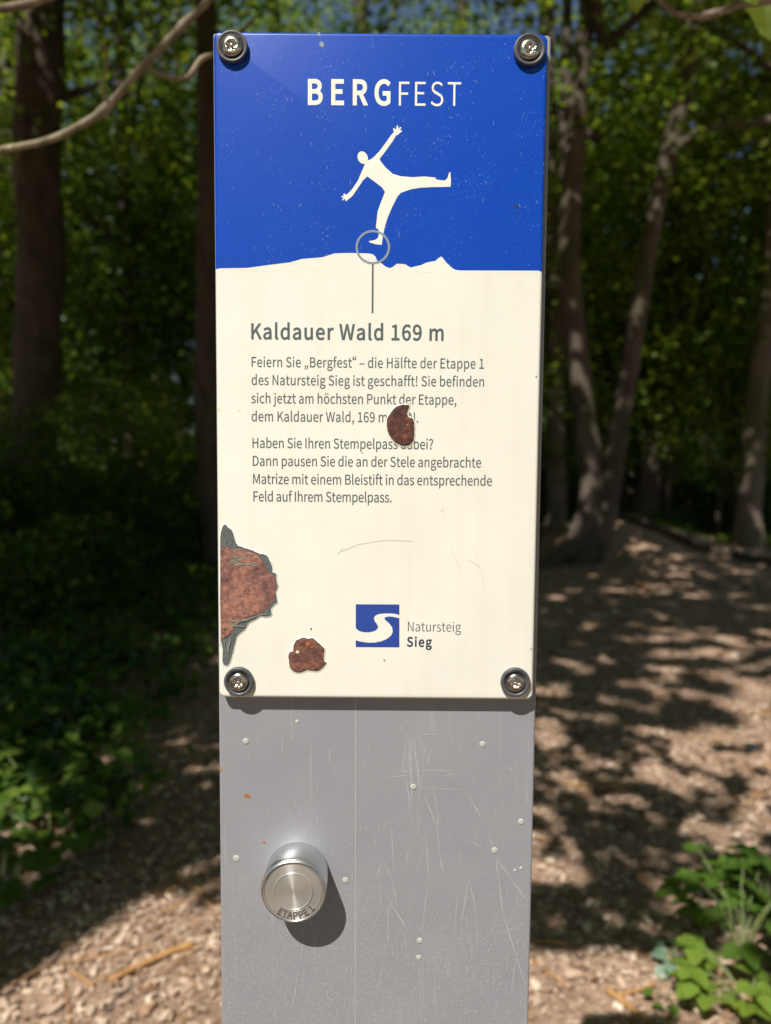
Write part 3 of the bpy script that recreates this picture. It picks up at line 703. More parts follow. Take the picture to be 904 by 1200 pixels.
for k in range(28):
    a = 2 * math.pi * k / 28
    u, v = 35 * math.cos(a), 46 * math.sin(a)
    t = math.radians(-22)
    hd.append(z8(213 + u * math.cos(t) - v * math.sin(t), 270 + u * math.sin(t) + v * math.cos(t)))
flat_shape('figure_head', [xz(hd)], -0.00009, M['white_ink'], plate)
ro, ri = [], []
for k in range(72):
    a = 2 * math.pi * k / 72
    ro.append(z8(284 + 122 * math.cos(a), 902 + 121 * math.sin(a))); ri.append(z8(284 + 106 * math.cos(a), 902 + 105 * math.sin(a)))
flat_shape('ring_marker', [xz(ro), xz(ri)], -0.00012, M['ring_ink'], plate)
c0 = z8(284, 1022); c1 = at(436.3, 367)
flat_shape('pointer_line', [[(c0.x - .00055, c0.z), (c0.x + .00055, c0.z), (c0.x + .00055, c1.z), (c0.x - .00055, c1.z)]], -0.00011, M['grey_ink'], plate)

# the closing quotation mark comes on a full-width body: bring it back to its own width
_q = GLYPHS['“'][1]
_lo = min(min(q[2::6]) for q in _q) - 12
_q = [[v - _lo if i % 2 == 0 else v for i, v in enumerate(q)] for q in _q]
GLYPHS['“'] = (max(max(q[2::6]) for q in _q) + 10, _q)
def text_line(name, s, px0, px1, py, cap_px, mat, xs=0.84, weight=0.0, y=-0.00010, parent=None, end_py=None):
    """glyph outlines scaled to the cap height; letter spacing is what makes the line as wide as it is"""
    p0 = at(px0, py); p1 = at(px1, py)
    cap = (at(px0, py - cap_px).z - p0.z)
    k = cap / 257.0
    chars = list(s)
    def extent(tr):
        x = 0; lo = 1e9; hi = -1e9
        for ch in chars:
            if ch == ' ': x += 72 * xs + tr; continue
            adv, g = GLYPHS[ch]
            for q in g:
                xsn = q[2::6]; lo = min(lo, x + min(xsn) * xs); hi = max(hi, x + max(xsn) * xs)
            x += adv * xs + tr
        return lo, hi
    target = (p1.x - p0.x) / k
    lo, hi = extent(0)
    tr = (target - (hi - lo)) / max(1, len(chars) - 1)
    lo, hi = extent(tr)
    parts_ = []
    x = -lo
    for ch in chars:
        if ch == ' ': x += 72 * xs + tr; continue
        v, f = glyph_mesh(ch, weight)
        parts_.append(([(p0.x + k * (x + a * 257 * xs), y, p0.z + cap * b) for a, b in v], f))
        x += GLYPHS[ch][0] * xs + tr
    me = pyd(name, *join(parts_)); face_viewer(me)
    return link(name, me, mat, parent or plate)
text_line('heading_bold', 'BERG', 362.0, 456.8, 121.9, 28.2, M['white_ink'], 0.82, 11)
text_line('heading_light', 'FEST', 467.4, 540.4, 124.0, 28.4, M['white_ink'], 0.80, -2)
text_line('text_title', 'Kaldauer Wald 169 m', 295.2, 519.6, 397.2, 17.8, M['grey_ink'], 0.88, 8)
BODY = [('Feiern Sie „Bergfest“ – die Hälfte der Etappe 1', 295.2, 567.1, 429.9), ('des Natursteig Sieg ist geschafft! Sie befinden', 295.2, 567.4, 451.0),
        ('sich jetzt am höchsten Punkt der Etappe,', 294.9, 534.9, 472.4), ('dem Kaldauer Wald, 169 m ü.NN.', 295.2, 490.3, 493.6),
        ('Haben Sie Ihren Stempelpass dabei?', 296.3, 507.6, 524.8), ('Dann pausen Sie die an der Stele angebrachte', 296.6, 563.9, 545.8),
        ('Matrize mit einem Bleistift in das entsprechende', 297.0, 576.6, 567.0), ('Feld auf Ihrem Stempelpass.', 297.3, 459.1, 587.4)]
for s, x0, x1, y0 in BODY: text_line('text_line', s, x0, x1, y0, 11.6, M['grey_ink'], 0.80, 2.5)
text_line('logo_text', 'Natursteig', 478.1, 540.4, 739.8, 11.2, M['navy_ink'], 0.84, -3)
text_line('logo_text', 'Sieg', 477.4, 505.9, 757.5, 10.8, M['navy_ink'], 0.86, 10)

def zl(x, y): return at(410 + x / 6.457, 700 + y / 6.457)
flat_shape('logo_square', [xz([zl(46, 52), zl(376, 54), zl(376, 378), zl(46, 376)])], -0.00010, M['logo_ink'], plate)
river = [(44, 232), (70, 254), (105, 264), (150, 265), (190, 255), (210, 240), (216, 222), (205, 200), (188, 178), (184, 155), (195, 138), (220, 127), (262, 122), (310, 122), (350, 126), (380, 136),
         (380, 160), (345, 150), (305, 144), (275, 148), (262, 158), (270, 172), (300, 198), (322, 228), (326, 262), (312, 290), (280, 315), (240, 332), (190, 342), (140, 343), (85, 335), (44, 324)]
flat_shape('logo_river', [xz([zl(*p) for p in river])], -0.00012, M['cream'], plate)

M['rust_rim'] = simple('rust_rim', (0.085, 0.06, 0.045), 0.7, var=.4, scale=600, bump=.5)
M['rust_mid'] = rust('brown_rust', (0.08, 0.04, 0.035), (0.19, 0.09, 0.065), (0.30, 0.13, 0.07))
# rust where the enamel has chipped off: bare primer at the rim, rough rust inside
def jag(pts, amp, n=5):
    L = smooth_path(list(pts) + [pts[0]], n)[:-1]
    return [(x + rnd.uniform(-amp, amp), y + rnd.uniform(-amp, amp)) for x, y in L]
A = [(258.4, 631), (259.5, 622), (262, 616), (264.5, 614.5), (268, 618), (271.5, 621), (273.5, 625), (275, 630), (277, 636), (280, 639.5), (286, 641.5), (292, 643.5), (298, 645.5), (304, 648.5), (312, 650),
     (315, 654), (318, 660), (319.5, 665), (320, 670.5), (323.5, 671.5), (324.5, 680), (326, 688), (324, 694), (324.8, 700), (325, 706), (321, 710), (318, 714), (318.5, 721), (312, 723), (306, 722.5),
     (300, 726), (292, 730), (288.5, 737), (284, 740.5), (279, 745), (277, 750), (275, 758), (272.5, 768), (270, 776), (267, 780), (263, 779), (261, 773), (261.3, 762), (259.6, 752), (258.6, 746)]
Ai = [(258.6, 646), (262, 641), (268, 641), (272, 645), (280, 643), (290, 646), (300, 649.5), (306, 655), (311, 662), (313, 668), (320, 673), (323, 680), (324, 690), (322.5, 700), (320, 706),
      (312, 714), (304, 719), (292, 724), (284, 728), (276, 734), (270, 743), (264, 746), (259, 741)]
B = [(480, 215), (540, 213), (597, 225), (592, 290), (570, 350), (578, 425), (640, 445), (680, 500), (692, 600), (690, 720), (682, 830), (640, 900), (590, 935), (500, 945), (420, 920), (350, 885),
     (290, 820), (240, 740), (210, 650), (200, 560), (215, 450), (260, 370), (330, 280), (400, 235)]
B = [(440 + x / 15, 460 + y / 15) for x, y in B]
D = [(350, 185), (410, 182), (470, 197), (560, 193), (600, 225), (650, 270), (740, 350), (768, 400), (755, 500), (760, 590), (797, 622), (770, 680), (720, 730), (650, 775), (560, 777), (450, 762),
     (380, 795), (300, 808), (220, 785), (160, 720), (135, 620), (128, 500), (150, 440), (205, 415), (215, 330), (260, 235), (310, 210)]
D = [(330 + x / 15.07, 735 + y / 15.07) for x, y in D]
def shrink(L, f):
    cx = sum(p[0] for p in L) / len(L); cy = sum(p[1] for p in L) / len(L)
    return [(cx + (x - cx) * f, cy + (y - cy) * f) for x, y in L]
def patch(outer, inner, rmat, label, y, rim='chip_dark'):
    outline = xz([at(*p) for p in jag(outer, .3)])
    o = flat_shape('rust_patch', [outline], y, M[rim], plate)
    # the enamel round the chip stands up in a thin broken lip
    n = len(outline); ar = sum(outline[i - 1][0] * outline[i][1] - outline[i][0] * outline[i - 1][1] for i in range(n))
    sg = 1 if ar > 0 else -1
    V = []
    for i in range(n):
        (ax, az), (bx, bz) = outline[i - 1], outline[(i + 1) % n]
        t = Vector((bx - ax, bz - az)).normalized(); nx_, nz_ = t.y * sg, -t.x * sg
        x_, z_ = outline[i]
        hgt = 0.00034 + 0.00022 * mnoise.noise(Vector((x_ * 300, 7, z_ * 300)))
        wd = 0.0005 + 0.0004 * rnd.random()
        for off, yy in ((wd, -0.00002), (0.00012, -hgt), (-0.00004, -hgt), (-0.00006, y + 0.00004)):
            V.append((max(x_ + nx_ * off, pl_x0 + 0.0006), yy, z_ + nz_ * off))
    Fl = [(4 * i + k, 4 * ((i + 1) % n) + k, 4 * ((i + 1) % n) + k + 1, 4 * i + k + 1) for i in range(n) for k in range(3)]
    link('enamel_lip', pyd('enamel_lip', V, Fl), M['cream'], plate)
    o['label'] = label
    # the rust itself: a blistered sheet, a little proud of the primer
    L = jag(inner, .35)
    q = flat_shape('rust', [xz([at(*p) for p in L])], y - 0.00006, rmat, plate)
    # relief: subdivide and lift
    bm = bmesh.new(); bm.from_mesh(q.data)
    bmesh.ops.triangulate(bm, faces=bm.faces)
    for _ in range(3):
        bmesh.ops.subdivide_edges(bm, edges=[e for e in bm.edges if e.calc_length() > 0.0012], cuts=1)
        bmesh.ops.triangulate(bm, faces=bm.faces)
    bm.normal_update()
    for v in bm.verts:
        if not v.is_boundary:
            v.co.y -= 0.00012 + 0.00035 * (0.5 + 0.5 * mnoise.noise(Vector((v.co.x * 420, 3, v.co.z * 420))))
    bm.to_mesh(q.data); bm.free()
    q.data.polygons.foreach_set('use_smooth', [True] * len(q.data.polygons))
    return o
def halo(L, f, dx, dy):
    return flat_shape('rust_stain', [xz([at(x + dx, y + dy) for x, y in shrink(L, f)])], -0.00005, M['stain'], plate)
halo(B, 1.05, .3, 1.6); halo(D, 1.05, .3, .8)
patch(A, Ai, M['rust_light'], 'large brown rust patch with dark rim at the left edge of the plate', -0.00016)
patch(B, shrink(B, .93), M['rust_dark'], 'dark oval rust patch over the text', -0.00017, 'rust_rim')
patch(D, shrink(D, .94), M['rust_mid'], 'small round rust patch near the lower left screw', -0.00016, 'rust_rim')
# flakes of grey-green primer left in the big patch, and fine curled cracks
st = []
for (x0, y0, x1, y1) in [(268, 652, 284, 648), (266, 656, 290, 650), (270, 658, 296, 653), (268, 661, 288, 656), (276, 662, 302, 659), (288, 660, 304, 662), (272, 664, 284, 660),
                         (268, 727, 290, 726), (272, 730, 296, 724), (268, 729, 278, 735), (274, 732, 288, 734), (282, 728, 306, 721), (296, 722, 312, 718), (264, 748, 268, 770), (271, 745, 267, 765)]:
    for k in range(2):
        j = rnd.uniform(-1.4, 1.4)
        st.append(strip(at(x0 + j, y0 + j), at(x1 + j, y1 + j * .6), rnd.uniform(.0003, .0006), -0.00072 - 0.000004 * len(st)))
link('primer_flakes', pyd('primer_flakes', *join(st)), simple('primer_flake', (0.27, 0.29, 0.24), 0.6, var=0.3, scale=700), plate)['kind'] = 'stuff'
for (px, py, s, mt) in [(366, 758, .0007, 'orange_rust'), (361.5, 754.5, .0014, 'orange_rust'), (349, 763.5, .0011, 'stain'), (478, 498, .0007, 'orange_rust')]:
    c = at(px, py)
    flat_shape('rust_spot', [[(c.x + s * (1 + .35 * rnd.uniform(-1, 1)) * math.cos(k * .7), c.z + s * (1 + .3 * rnd.uniform(-1, 1)) * math.sin(k * .7)) for k in range(9)]], -0.00078, M[mt], plate, smooth_n=3)
for (px, py, s, mt) in [(364.7, 737, .0006, 'grey_ink'), (628.5, 441.5, .0005, 'grey_ink'), (622.5, 760.5, .0004, 'grey_ink'), (450.5, 774, .0006, 'orange_rust'), (281, 481, .0006, 'stain'), (605, 242, .0012, 'navy_ink'),
                        (607, 250, .0006, 'navy_ink'), (374, 40.5, .0009, 'ring_ink'), (377, 52.5, .0013, 'ring_ink'), (425, 531, .0004, 'grey_ink'), (256.5, 480, .0009, 'stain')]:
    c = at(px, py)
    flat_shape('speck', [[(c.x + s * (1 + .3 * rnd.uniform(-1, 1)) * math.cos(k * .9), c.z + s * (1.2 + .3 * rnd.uniform(-1, 1)) * math.sin(k * .9)) for k in range(7)]], -0.00014, M[mt], plate, smooth_n=3)
# hairline scratches in the blue and the cream
fs_ = []
for k in range(110):
    px, py = rnd.uniform(256, 632), rnd.uniform(46, 305)
    ln = rnd.uniform(1, 7); an = rnd.gauss(1.5, .5)
    fs_.append(strip(at(px, py), at(px + ln * math.cos(an), py + ln * math.sin(an)), rnd.uniform(.0001, .00028), -0.00018 - 0.000001 * k))
link('hairline_scratches', pyd('hairline_scratches', *join(fs_)), simple('scratched_blue', (0.22, 0.34, 0.66), 0.5), plate)['kind'] = 'stuff'
fs_ = []
for L in [[(395, 648), (420, 638), (450, 633), (484, 634)], [(515, 600), (520, 596), (521, 612)], [(528, 640), (540, 668)], [(555, 640), (568, 686)], [(402, 642), (396, 650)], [(548, 655), (563, 664)]]:
    for p, q in zip(L, L[1:]): fs_.append(strip(at(*p), at(*q), .00022, -0.00018 - 0.000001 * len(fs_), 1))
link('hairline_scratches', pyd('hairline_scratches_cream', *join(fs_)), simple('scratched_cream', (0.66, 0.61, 0.52), 0.5), plate)['kind'] = 'stuff'

# ------------------------------------------------ screws
def screw(px, py, seed):
    c = at(px, py, -0.003)
    cx, cz = c.x, c.z
    v, f = lathe([(0.0090, 0.0), (0.0093, 0.0006), (0.0094, 0.0022), (0.0091, 0.0029), (0.0085, 0.0032), (0.0078, 0.0030), (0.0071, 0.0024), (0.0068, 0.0012), (0.0, 0.0010)], 56, (cx, 0, cz))
    wsh = link('washer', pyd('washer', v, f), M['rubber'], stele, True)
    # button head with a six-lobed pin socket
    n = 72; vs, fs = [], []
    prof = [(0.0060, 0.0012), (0.00605, 0.0024), (0.0058, 0.0032), (0.0053, 0.0038), (0.0046, 0.0042), (0.0038, 0.0044)]
    rot = seed * 0.7
    for r, h in prof:
        for i in range(n):
            a = 2 * math.pi * i / n
            vs.append((cx + r * math.cos(a), -h, cz + r * math.sin(a)))
    for h, base, amp in ((0.0045, 0.0031, 0.00042), (0.0043, 0.0029, 0.00045), (0.0028, 0.0027, 0.00045), (0.0026, 0.0016, 0.0002)):
        for i in range(n):
            a = 2 * math.pi * i / n
            r = base + amp * math.cos(6 * (a + rot))
            vs.append((cx + r * math.cos(a), -h, cz + r * math.sin(a)))
    k0 = len(prof) + 4
    for k in range(k0 - 1):
        for i in range(n):
            j = (i + 1) % n
            fs.append((k * n + i, k * n + j, (k + 1) * n + j, (k + 1) * n + i))
    fs.append(tuple((k0 - 1) * n + i for i in range(n)))
    hd_ = link('screw', pyd('screw', vs, fs), M['screw'], stele, True)
    v, f = lathe([(0.0008, 0.0026), (0.0008, 0.0041), (0.0005, 0.0044), (0, 0.0044)], 14, (cx, 0, cz))
    link('socket_pin', pyd('socket_pin', v, f), M['screw'], hd_, True)
for i, (px, py) in enumerate([(271.8, 53.5), (621.0, 57.0), (279.6, 799.3), (604.5, 800)]): screw(px, py, i)

# ------------------------------------------------ relief knob
KR, KL = 0.0205, 0.0235
kc = at(343.8, 1045.5, YP - KL)
kx, kz = kc.x, kc.z
v, f = lathe([(KR * 0.985, 0), (KR, 0.0008), (KR, KL - 0.0018), (KR * 0.985, KL - 0.0016)], 128)
v = [(x + 0, y, z) for x, y, z in v]
knob = bpy.data.objects.new('relief_knob', pyd('relief_knob', v, f))
knob.data.materials.append(M['turned_side'])
C.objects.link(knob); knob.parent = stele
knob.location = Vector((kx, YP, kz)) - stele.location
knob.data.polygons.foreach_set('use_smooth', [True] * len(knob.data.polygons))
def knob_part(name, prof, mat, n=128, cap=True):
    v, f = lathe(prof, n, cap=cap)
    o = bpy.data.objects.new(name, pyd(name, v, f)); o.data.materials.append(mat); C.objects.link(o); o.parent = knob
    o.data.polygons.foreach_set('use_smooth', [True] * len(o.data.polygons))
    try: o.data.set_sharp_from_angle(angle=math.radians(20))
    except Exception: pass
    return o
knob_part('rim', cap=False, prof=[(KR * 0.988, KL - 0.0016), (KR * 0.985, KL - 0.0004), (KR * 0.965, KL), (KR * 0.945, KL), (KR * 0.930, KL - 0.0004), (KR * 0.925, KL - 0.0009)], mat=M['turned_side'])
knob_part('face_ring', [(KR * 0.93, KL - 0.0008), (KR * 0.62, KL - 0.0008), (KR * 0.605, KL - 0.0011)], M['turned_face'])
knob_part('groove', [(KR * 0.902, KL - 0.00085), (KR * 0.895, KL - 0.0006), (KR * 0.88, KL - 0.00055), (KR * 0.872, KL - 0.0009)], M['turned_side'], cap=False)
knob_part('face_disc', [(KR * 0.612, KL - 0.0012), (KR * 0.600, KL - 0.0004), (KR * 0.58, KL - 0.0002), (KR * 0.565, KL - 0.0006), (0.0, KL - 0.0006)], M['turned_face'])
# raised letters round the lower rim
def arc_text(s, r0, h, a0, a1):
    loops_m = []
    k = h / 257.0
    adv = [GLYPHS[c][0] if c != ' ' else 90 for c in s]
    tot = sum(adv)
    x = 0
    for c, ad in zip(s, adv):
        if c != ' ':
            mid = a0 + (a1 - a0) * (x + ad / 2) / tot
            th = math.radians(mid)
            er = Vector((math.cos(th), 0, math.sin(th))); et = Vector((-math.sin(th), 0, math.cos(th)))
            v, f = glyph_mesh(c, 9)
            vs_ = []
            for a_, b_ in v:
                p = er * (r0 - b_ * h) + et * ((a_ * 257 - ad / 2) * k * 0.95)
                vs_.append((p.x, -(KL - 0.00035), p.z))
            o = link('letter', pyd('letter', vs_, f), M['letter_metal'])
            face_viewer(o.data)
            # give the letter its height
            bm = bmesh.new(); bm.from_mesh(o.data)
            ex = bmesh.ops.extrude_face_region(bm, geom=bm.faces[:])
            bmesh.ops.translate(bm, verts=[g for g in ex['geom'] if isinstance(g, bmesh.types.BMVert)], vec=(0, 0.0005, 0))
            bmesh.ops.recalc_face_normals(bm, faces=bm.faces)
            bm.to_mesh(o.data); bm.free()
            o.parent = knob
        x += ad
arc_text('ETAPPE 1', KR * 0.855, KR * 0.20, 232, 322)

# ================================================================== ground
def gz(x, y):
    d = math.hypot(x, y)
    k = min(1.0, max(0.0, (d - 1.0) / 4.0))
    h = 0.035 * k * mnoise.noise(Vector((x * 0.9, y * 0.9, 0))) + 0.10 * min(1, max(0, (d - 6) / 12)) * mnoise.noise(Vector((x * 0.23, y * 0.23, 4)))
    # the path is trodden a little lower than the wood to its left
    h += 0.16 / (1 + math.exp(max(-40, min(40, (x + 1.5 + 0.12 * y) / 0.25)))) * k
    # the bank that carries the forked tree
    sx_ = 1.55 if x > 3.0 else .85
    h += 0.50 * math.exp(-((x - 3.0) / sx_) ** 2 - ((y - 9.7) / 1.15) ** 2)
    return h
def axis(lo, hi, fine_lo, fine_hi, st, g=1.25):
    out = [fine_lo]
    while out[-1] < fine_hi: out.append(out[-1] + st)
    s = st
    while out[-1] < hi: s *= g; out.append(out[-1] + s)
    s = st; left = [fine_lo]
    while left[-1] > lo: s *= g; left.append(left[-1] - s)
    return list(reversed(left[1:])) + out
gx_, gy_ = axis(-260, 260, -6, 6, 0.12), axis(-200, 320, -1, 13, 0.12)
vs = [(x, y, gz(x, y)) for y in gy_ for x in gx_]
nx = len(gx_)
fs = [(j * nx + i, j * nx + i + 1, (j + 1) * nx + i + 1, (j + 1) * nx + i) for j in range(len(gy_) - 1) for i in range(nx - 1)]
ground = link('ground', pyd('ground', vs, fs), M['ground'], smooth=True)
ground['kind'] = 'structure'

def leaves_np(cen, size, aspect=1.5, flat=0.6, fold=0.25, seed=0, droop=0.0):
    """many small folded leaves; cen (n,3), size (n,)"""
    g = np.random.default_rng(seed)
    n = len(cen)
    d = g.normal(size=(n, 3)); d[:, 2] = d[:, 2] * (1 - flat) - droop
    d /= np.linalg.norm(d, axis=1)[:, None] + 1e-9
    u = g.normal(size=(n, 3)) * 0.55 + np.array([-0.15, -0.35, 1.0])
    s = np.cross(d, u); s /= np.linalg.norm(s, axis=1)[:, None] + 1e-9
    nn = np.cross(s, d)
    L = (size * aspect)[:, None] / 2; W = (size)[:, None] / 2
    b = cen - d * L; t = cen + d * L * 1.0
    m1 = cen + d * L * 0.05
    r = m1 + s * W + nn * W * fold; l_ = m1 - s * W + nn * W * fold
    V = np.stack([b, r, t, l_], 1).reshape(-1, 3)
    k = np.arange(n)[:, None] * 4
    Fc = np.concatenate([k + np.array([0, 1, 2]), k + np.array([0, 2, 3])], 1).reshape(-1, 3)
    return np_mesh('crown', V, Fc)

# litter: bark chips and dead leaves, each one lying on the ground
def litter(n, x0, x1, y0, y1, s0, s1, seed, name, label, aspect=1.7, mt='chips'):
    g = np.random.default_rng(seed)
    out = []
    xs_ = g.uniform(x0, x1, n * 2); ys_ = g.uniform(y0, y1, n * 2)
    keep = np.abs(xs_) < 0.62 * (ys_ + CAM_D) + 0.35
    xs_, ys_ = xs_[keep][:n], ys_[keep][:n]
    zs_ = np.array([gz(a, b) for a, b in zip(xs_, ys_)]) + g.uniform(0.002, 0.014, len(xs_))
    cen = np.stack([xs_, ys_, zs_], 1)
    n = len(cen)
    a = g.uniform(0, 2 * math.pi, n)
    tilt = g.normal(0, 0.18, n)
    d = np.stack([np.cos(a), np.sin(a), tilt], 1); d /= np.linalg.norm(d, axis=1)[:, None]
    u = np.stack([g.normal(0, .22, n), g.normal(0, .22, n), np.ones(n)], 1)
    s = np.cross(d, u); s /= np.linalg.norm(s, axis=1)[:, None]
    nn = np.cross(s, d)
    sz = g.uniform(s0, s1, n) * g.uniform(.5, 1, n)
    W = (sz / 2)[:, None]; L = (sz * g.uniform(1, aspect * 1.5, n) / 2)[:, None]
    q = g.uniform(.5, 1, (n, 1))
    V = np.stack([cen - d * L - s * W * q, cen - d * L * q + s * W, cen + d * L + s * W * .6 + nn * W * .4, cen + d * L * .8 - s * W], 1).reshape(-1, 3)
    k = np.arange(n)[:, None] * 4
    Fc = np.concatenate([k + np.array([0, 1, 2]), k + np.array([0, 2, 3])], 1).reshape(-1, 3)
    o = link(name, np_mesh(name, V, Fc), M[mt])
    tag(o, label, 'litter', kind='stuff')
    return o
litter(52000, -3.2, 3.2, 0.35, 4.2, 0.008, 0.021, 1, 'bark_chips', 'pale brown bark chips strewn over the path round the stele')
litter(24000, -7, 7, 3.8, 13, 0.02, 0.05, 2, 'leaf_litter', 'dry brown leaves covering the forest floor behind the stele')

litter(900, -3.5, 3.5, 0.5, 6, 0.028, 0.05, 8, 'dry_leaves', 'scattered whole dry leaves lying on the chips of the path', 1.3, 'dry_leaf')
# small twigs lying everywhere among the chips
tw_ = []
rt = random.Random(31)
for k in range(420):
    y = rt.uniform(.8, 7.5); x = rt.uniform(-.58, .58) * (y + .46)
    a = rt.uniform(0, 3.14); L = rt.uniform(.03, .13); r = rt.uniform(.0012, .003)
    p = [(x + math.cos(a) * L * t + rt.uniform(-.006, .006), y + math.sin(a) * L * t, 0) for t in (-1, 0, 1)]
    p = [(q[0], q[1], gz(q[0], q[1]) + r + rt.uniform(.006, .016)) for q in p]
    tw_.append(tube(p, [r, r, r * .6], 4, cap=False))
tag(link('twig_litter', pyd('twig_litter', *join(tw_)), M['dead_wood']), 'small dry twigs scattered over the path among the chips', 'litter', kind='stuff')

# ================================================================== trees
def trunk_path(pts_r, n=6):
    P = smooth_path(pts_r, n)
    return [p[:3] for p in P], [p[3] for p in P]

def px_trunk(L, y, r_scale=1.0, base=None, top=None):
    """trunk centre line measured in the photo as (x, y, width) at one depth"""
    out = []
    for px, py, wd in L:
        p = at(px, py, y)
        out.append((p.x, p.y, p.z, wd / F_PX * (y + CAM_D) / 2 * r_scale))
    return out

def clumps(n_cl, per, centre, rad, seed, cl_r=0.45, hollow=0.35, flat=1.0):
    g = np.random.default_rng(seed)
    d = g.normal(size=(n_cl, 3)); d /= np.linalg.norm(d, axis=1)[:, None]
    r = (hollow + (1 - hollow) * g.uniform(0, 1, n_cl) ** 0.6)[:, None]
    c = np.array(centre) + d * r * np.array(rad)
    m = g.integers(int(per * .4), int(per * 1.6), n_cl)
    C_ = np.repeat(c, m, axis=0)
    C_ = C_ + g.normal(size=C_.shape) * np.array([cl_r, cl_r, cl_r * 0.45 * flat])
    return C_, c

def limbs_to(points, root_pts, rng, r0=0.05, k=10):
    """thin limbs from the stem to some of the leaf clumps"""
    out = []
    for i in range(min(k, len(points))):
        q = Vector(points[i * max(1, len(points) // k) % len(points)])
        # start lower on the stem than the clump
        best = min(root_pts, key=lambda p: abs(p[2] - (q.z - 0.35 * math.hypot(q.x - p[0], q.y - p[1]))))
        p = Vector(best)
        m_ = (p + q) / 2 + Vector((rng.uniform(-.2, .2), rng.uniform(-.2, .2), 0.12 * (q - p).length))
        P = smooth_path([tuple(p), tuple(m_), tuple(q)], 3)
        R_ = [r0 * (1 - .8 * t / (len(P) - 1)) for t in range(len(P))]
        out.append(tube(P, R_, 5, cap=False))
    return out

CROWNS = []
for i in range(4):
    cen, cl = clumps(300, 30, (0, 0, 9.2), (3.3, 3.3, 4.6), 100 + i, 0.30)
    g = np.random.default_rng(i)
    me = leaves_np(cen, g.uniform(0.07, 0.115, len(cen)), 1.35, seed=200 + i)
    me.materials.append(M['leaf']); me['local'] = 1
    lb = join(limbs_to(cl, [(0, 0, z) for z in (4.5, 5.5, 6.5, 8, 9.5, 11, 12.5)], random.Random(i), 0.07, 22))
    lm = pyd('limbs', *lb); lm.materials.append(M['bark']); lm['local'] = 1
    CROWNS.append((me, lm))

def base_z(x, y): return gz(x, y)

def place_crown(t, c, loc, scale, rz):
    me, lm = CROWNS[c]
    for nm, d in (('crown', me), ('limbs', lm)):
        o = bpy.data.objects.new(nm, d); C.objects.link(o); o.parent = t
        o.location = loc; o.scale = (scale,) * 3; o.rotation_euler = (0, 0, rz)

def forest_tree(name, pts, label, group=None, crown=0, bk='bark', cscale=1.0, flare=1.5, sides=14, top=11.5, cat='tree', has_crown=True, extra=None):
    """pts: (x, y, z, r) from the top seen in the photo down to the foot"""
    pts = list(pts)
    foot = pts[-1]
    zb = base_z(foot[0], foot[1])
    t = empty(name, (foot[0], foot[1], zb))
    tag(t, label, cat, group)
    # continue above the frame with the same lean, and down into the ground with a root flare
    a, b = pts[0], pts[1]
    slope = ((a[0] - b[0]) / max(.3, a[2] - b[2]), (a[1] - b[1]) / max(.3, a[2] - b[2]))
    if top > a[2] + 1:
        up = (a[0] + slope[0] * .5 * (top - a[2]), a[1] + slope[1] * .5 * (top - a[2]), top, a[3] * .35)
        mid = (a[0] + slope[0] * .3 * (top - a[2]), a[1] + slope[1] * .3 * (top - a[2]), (a[2] + top) / 2, a[3] * .75)
        pts = [up, mid] + pts
    else: up = a
    pts = pts[:-1] + [(foot[0], foot[1], zb + 0.28, foot[3]), (foot[0], foot[1], zb + 0.06, foot[3] * (1 + (flare - 1) * .5)), (foot[0], foot[1], zb - 0.15, foot[3] * flare)]
    P, R_ = trunk_path(pts)
    geo_ = [tube(P, R_, sides, 0.22, seed=rnd.uniform(0, 50))]
    link('trunk', pyd('trunk', *join(geo_)), M[bk], t, True)
    if extra:
        for nm, E_ in extra:
            P, R_ = trunk_path(E_)
            link(nm, pyd(nm, *tube(P, R_, 10, 0.2, seed=rnd.uniform(0, 50))), M[bk], t, True)
    if has_crown:
        place_crown(t, crown, (up[0] - foot[0], up[1] - foot[1], (top - 11.5) - zb), cscale, rnd.uniform(0, 6.28))
    return t

def col(px0, px1, w0, w1, y, top_py=-20):
    """a roughly straight trunk: photo x at the top and at the foot"""
    foot_py = 536 + (CAM_H) / (y + CAM_D) * F_PX
    L = []
    for k in range(5):
        t = k / 4
        j = 0 if k in (0, 4) else rnd.uniform(-.18, .18) * w0
        L.append((px0 + (px1 - px0) * t + j, top_py + (foot_py - top_py) * t, w0 + (w1 - w0) * t))
    return px_trunk(L, y)

G_FAR = 'thin distant trunks in the dark wood'
forest_tree('oak_tree', col(51, 44, 50, 50, 8.6), 'thick dark trunk standing at the far left of the wood', crown=0)
forest_tree('slender_tree', col(140, 156, 11, 16, 11), 'thin dark trunk midway between the thick left trunk and the stele', crown=1, cscale=.8)
forest_tree('slender_tree', col(12, 6, 20, 24, 14), 'pale-patched trunk at the left edge of the photo behind the thick trunk', crown=2, bk='bark_smooth')
forest_tree('oak_tree', col(240, 248, 24, 28, 7.6), 'dark trunk half hidden behind the left edge of the stele', crown=3, top=13)
forest_tree('beech_tree', px_trunk([(640, -20, 18), (645, 200, 19), (651, 400, 21), (652, 600, 22), (652, 630, 24)], 11), 'trunk with a sunlit orange-brown patch just right of the enamel plate', crown=1, has_crown=False, bk='bark_smooth')
forest_tree('beech_tree', px_trunk([(838, -20, 18), (826, 150, 20), (812, 270, 24), (797, 380, 22), (789, 480, 23), (783, 560, 25), (780, 622, 28)], 13.5), 'leaning grey trunk with sunlit patches right of the forked tree', crown=2, bk='bark_smooth', has_crown=False)
forest_tree('oak_tree', px_trunk([(800, -20, 16), (797, 200, 18), (786, 400, 20), (770, 500, 24), (755, 600, 30), (752, 640, 34)], 11.2), 'black leaning trunk close behind the forked tree', crown=0, has_crown=False)
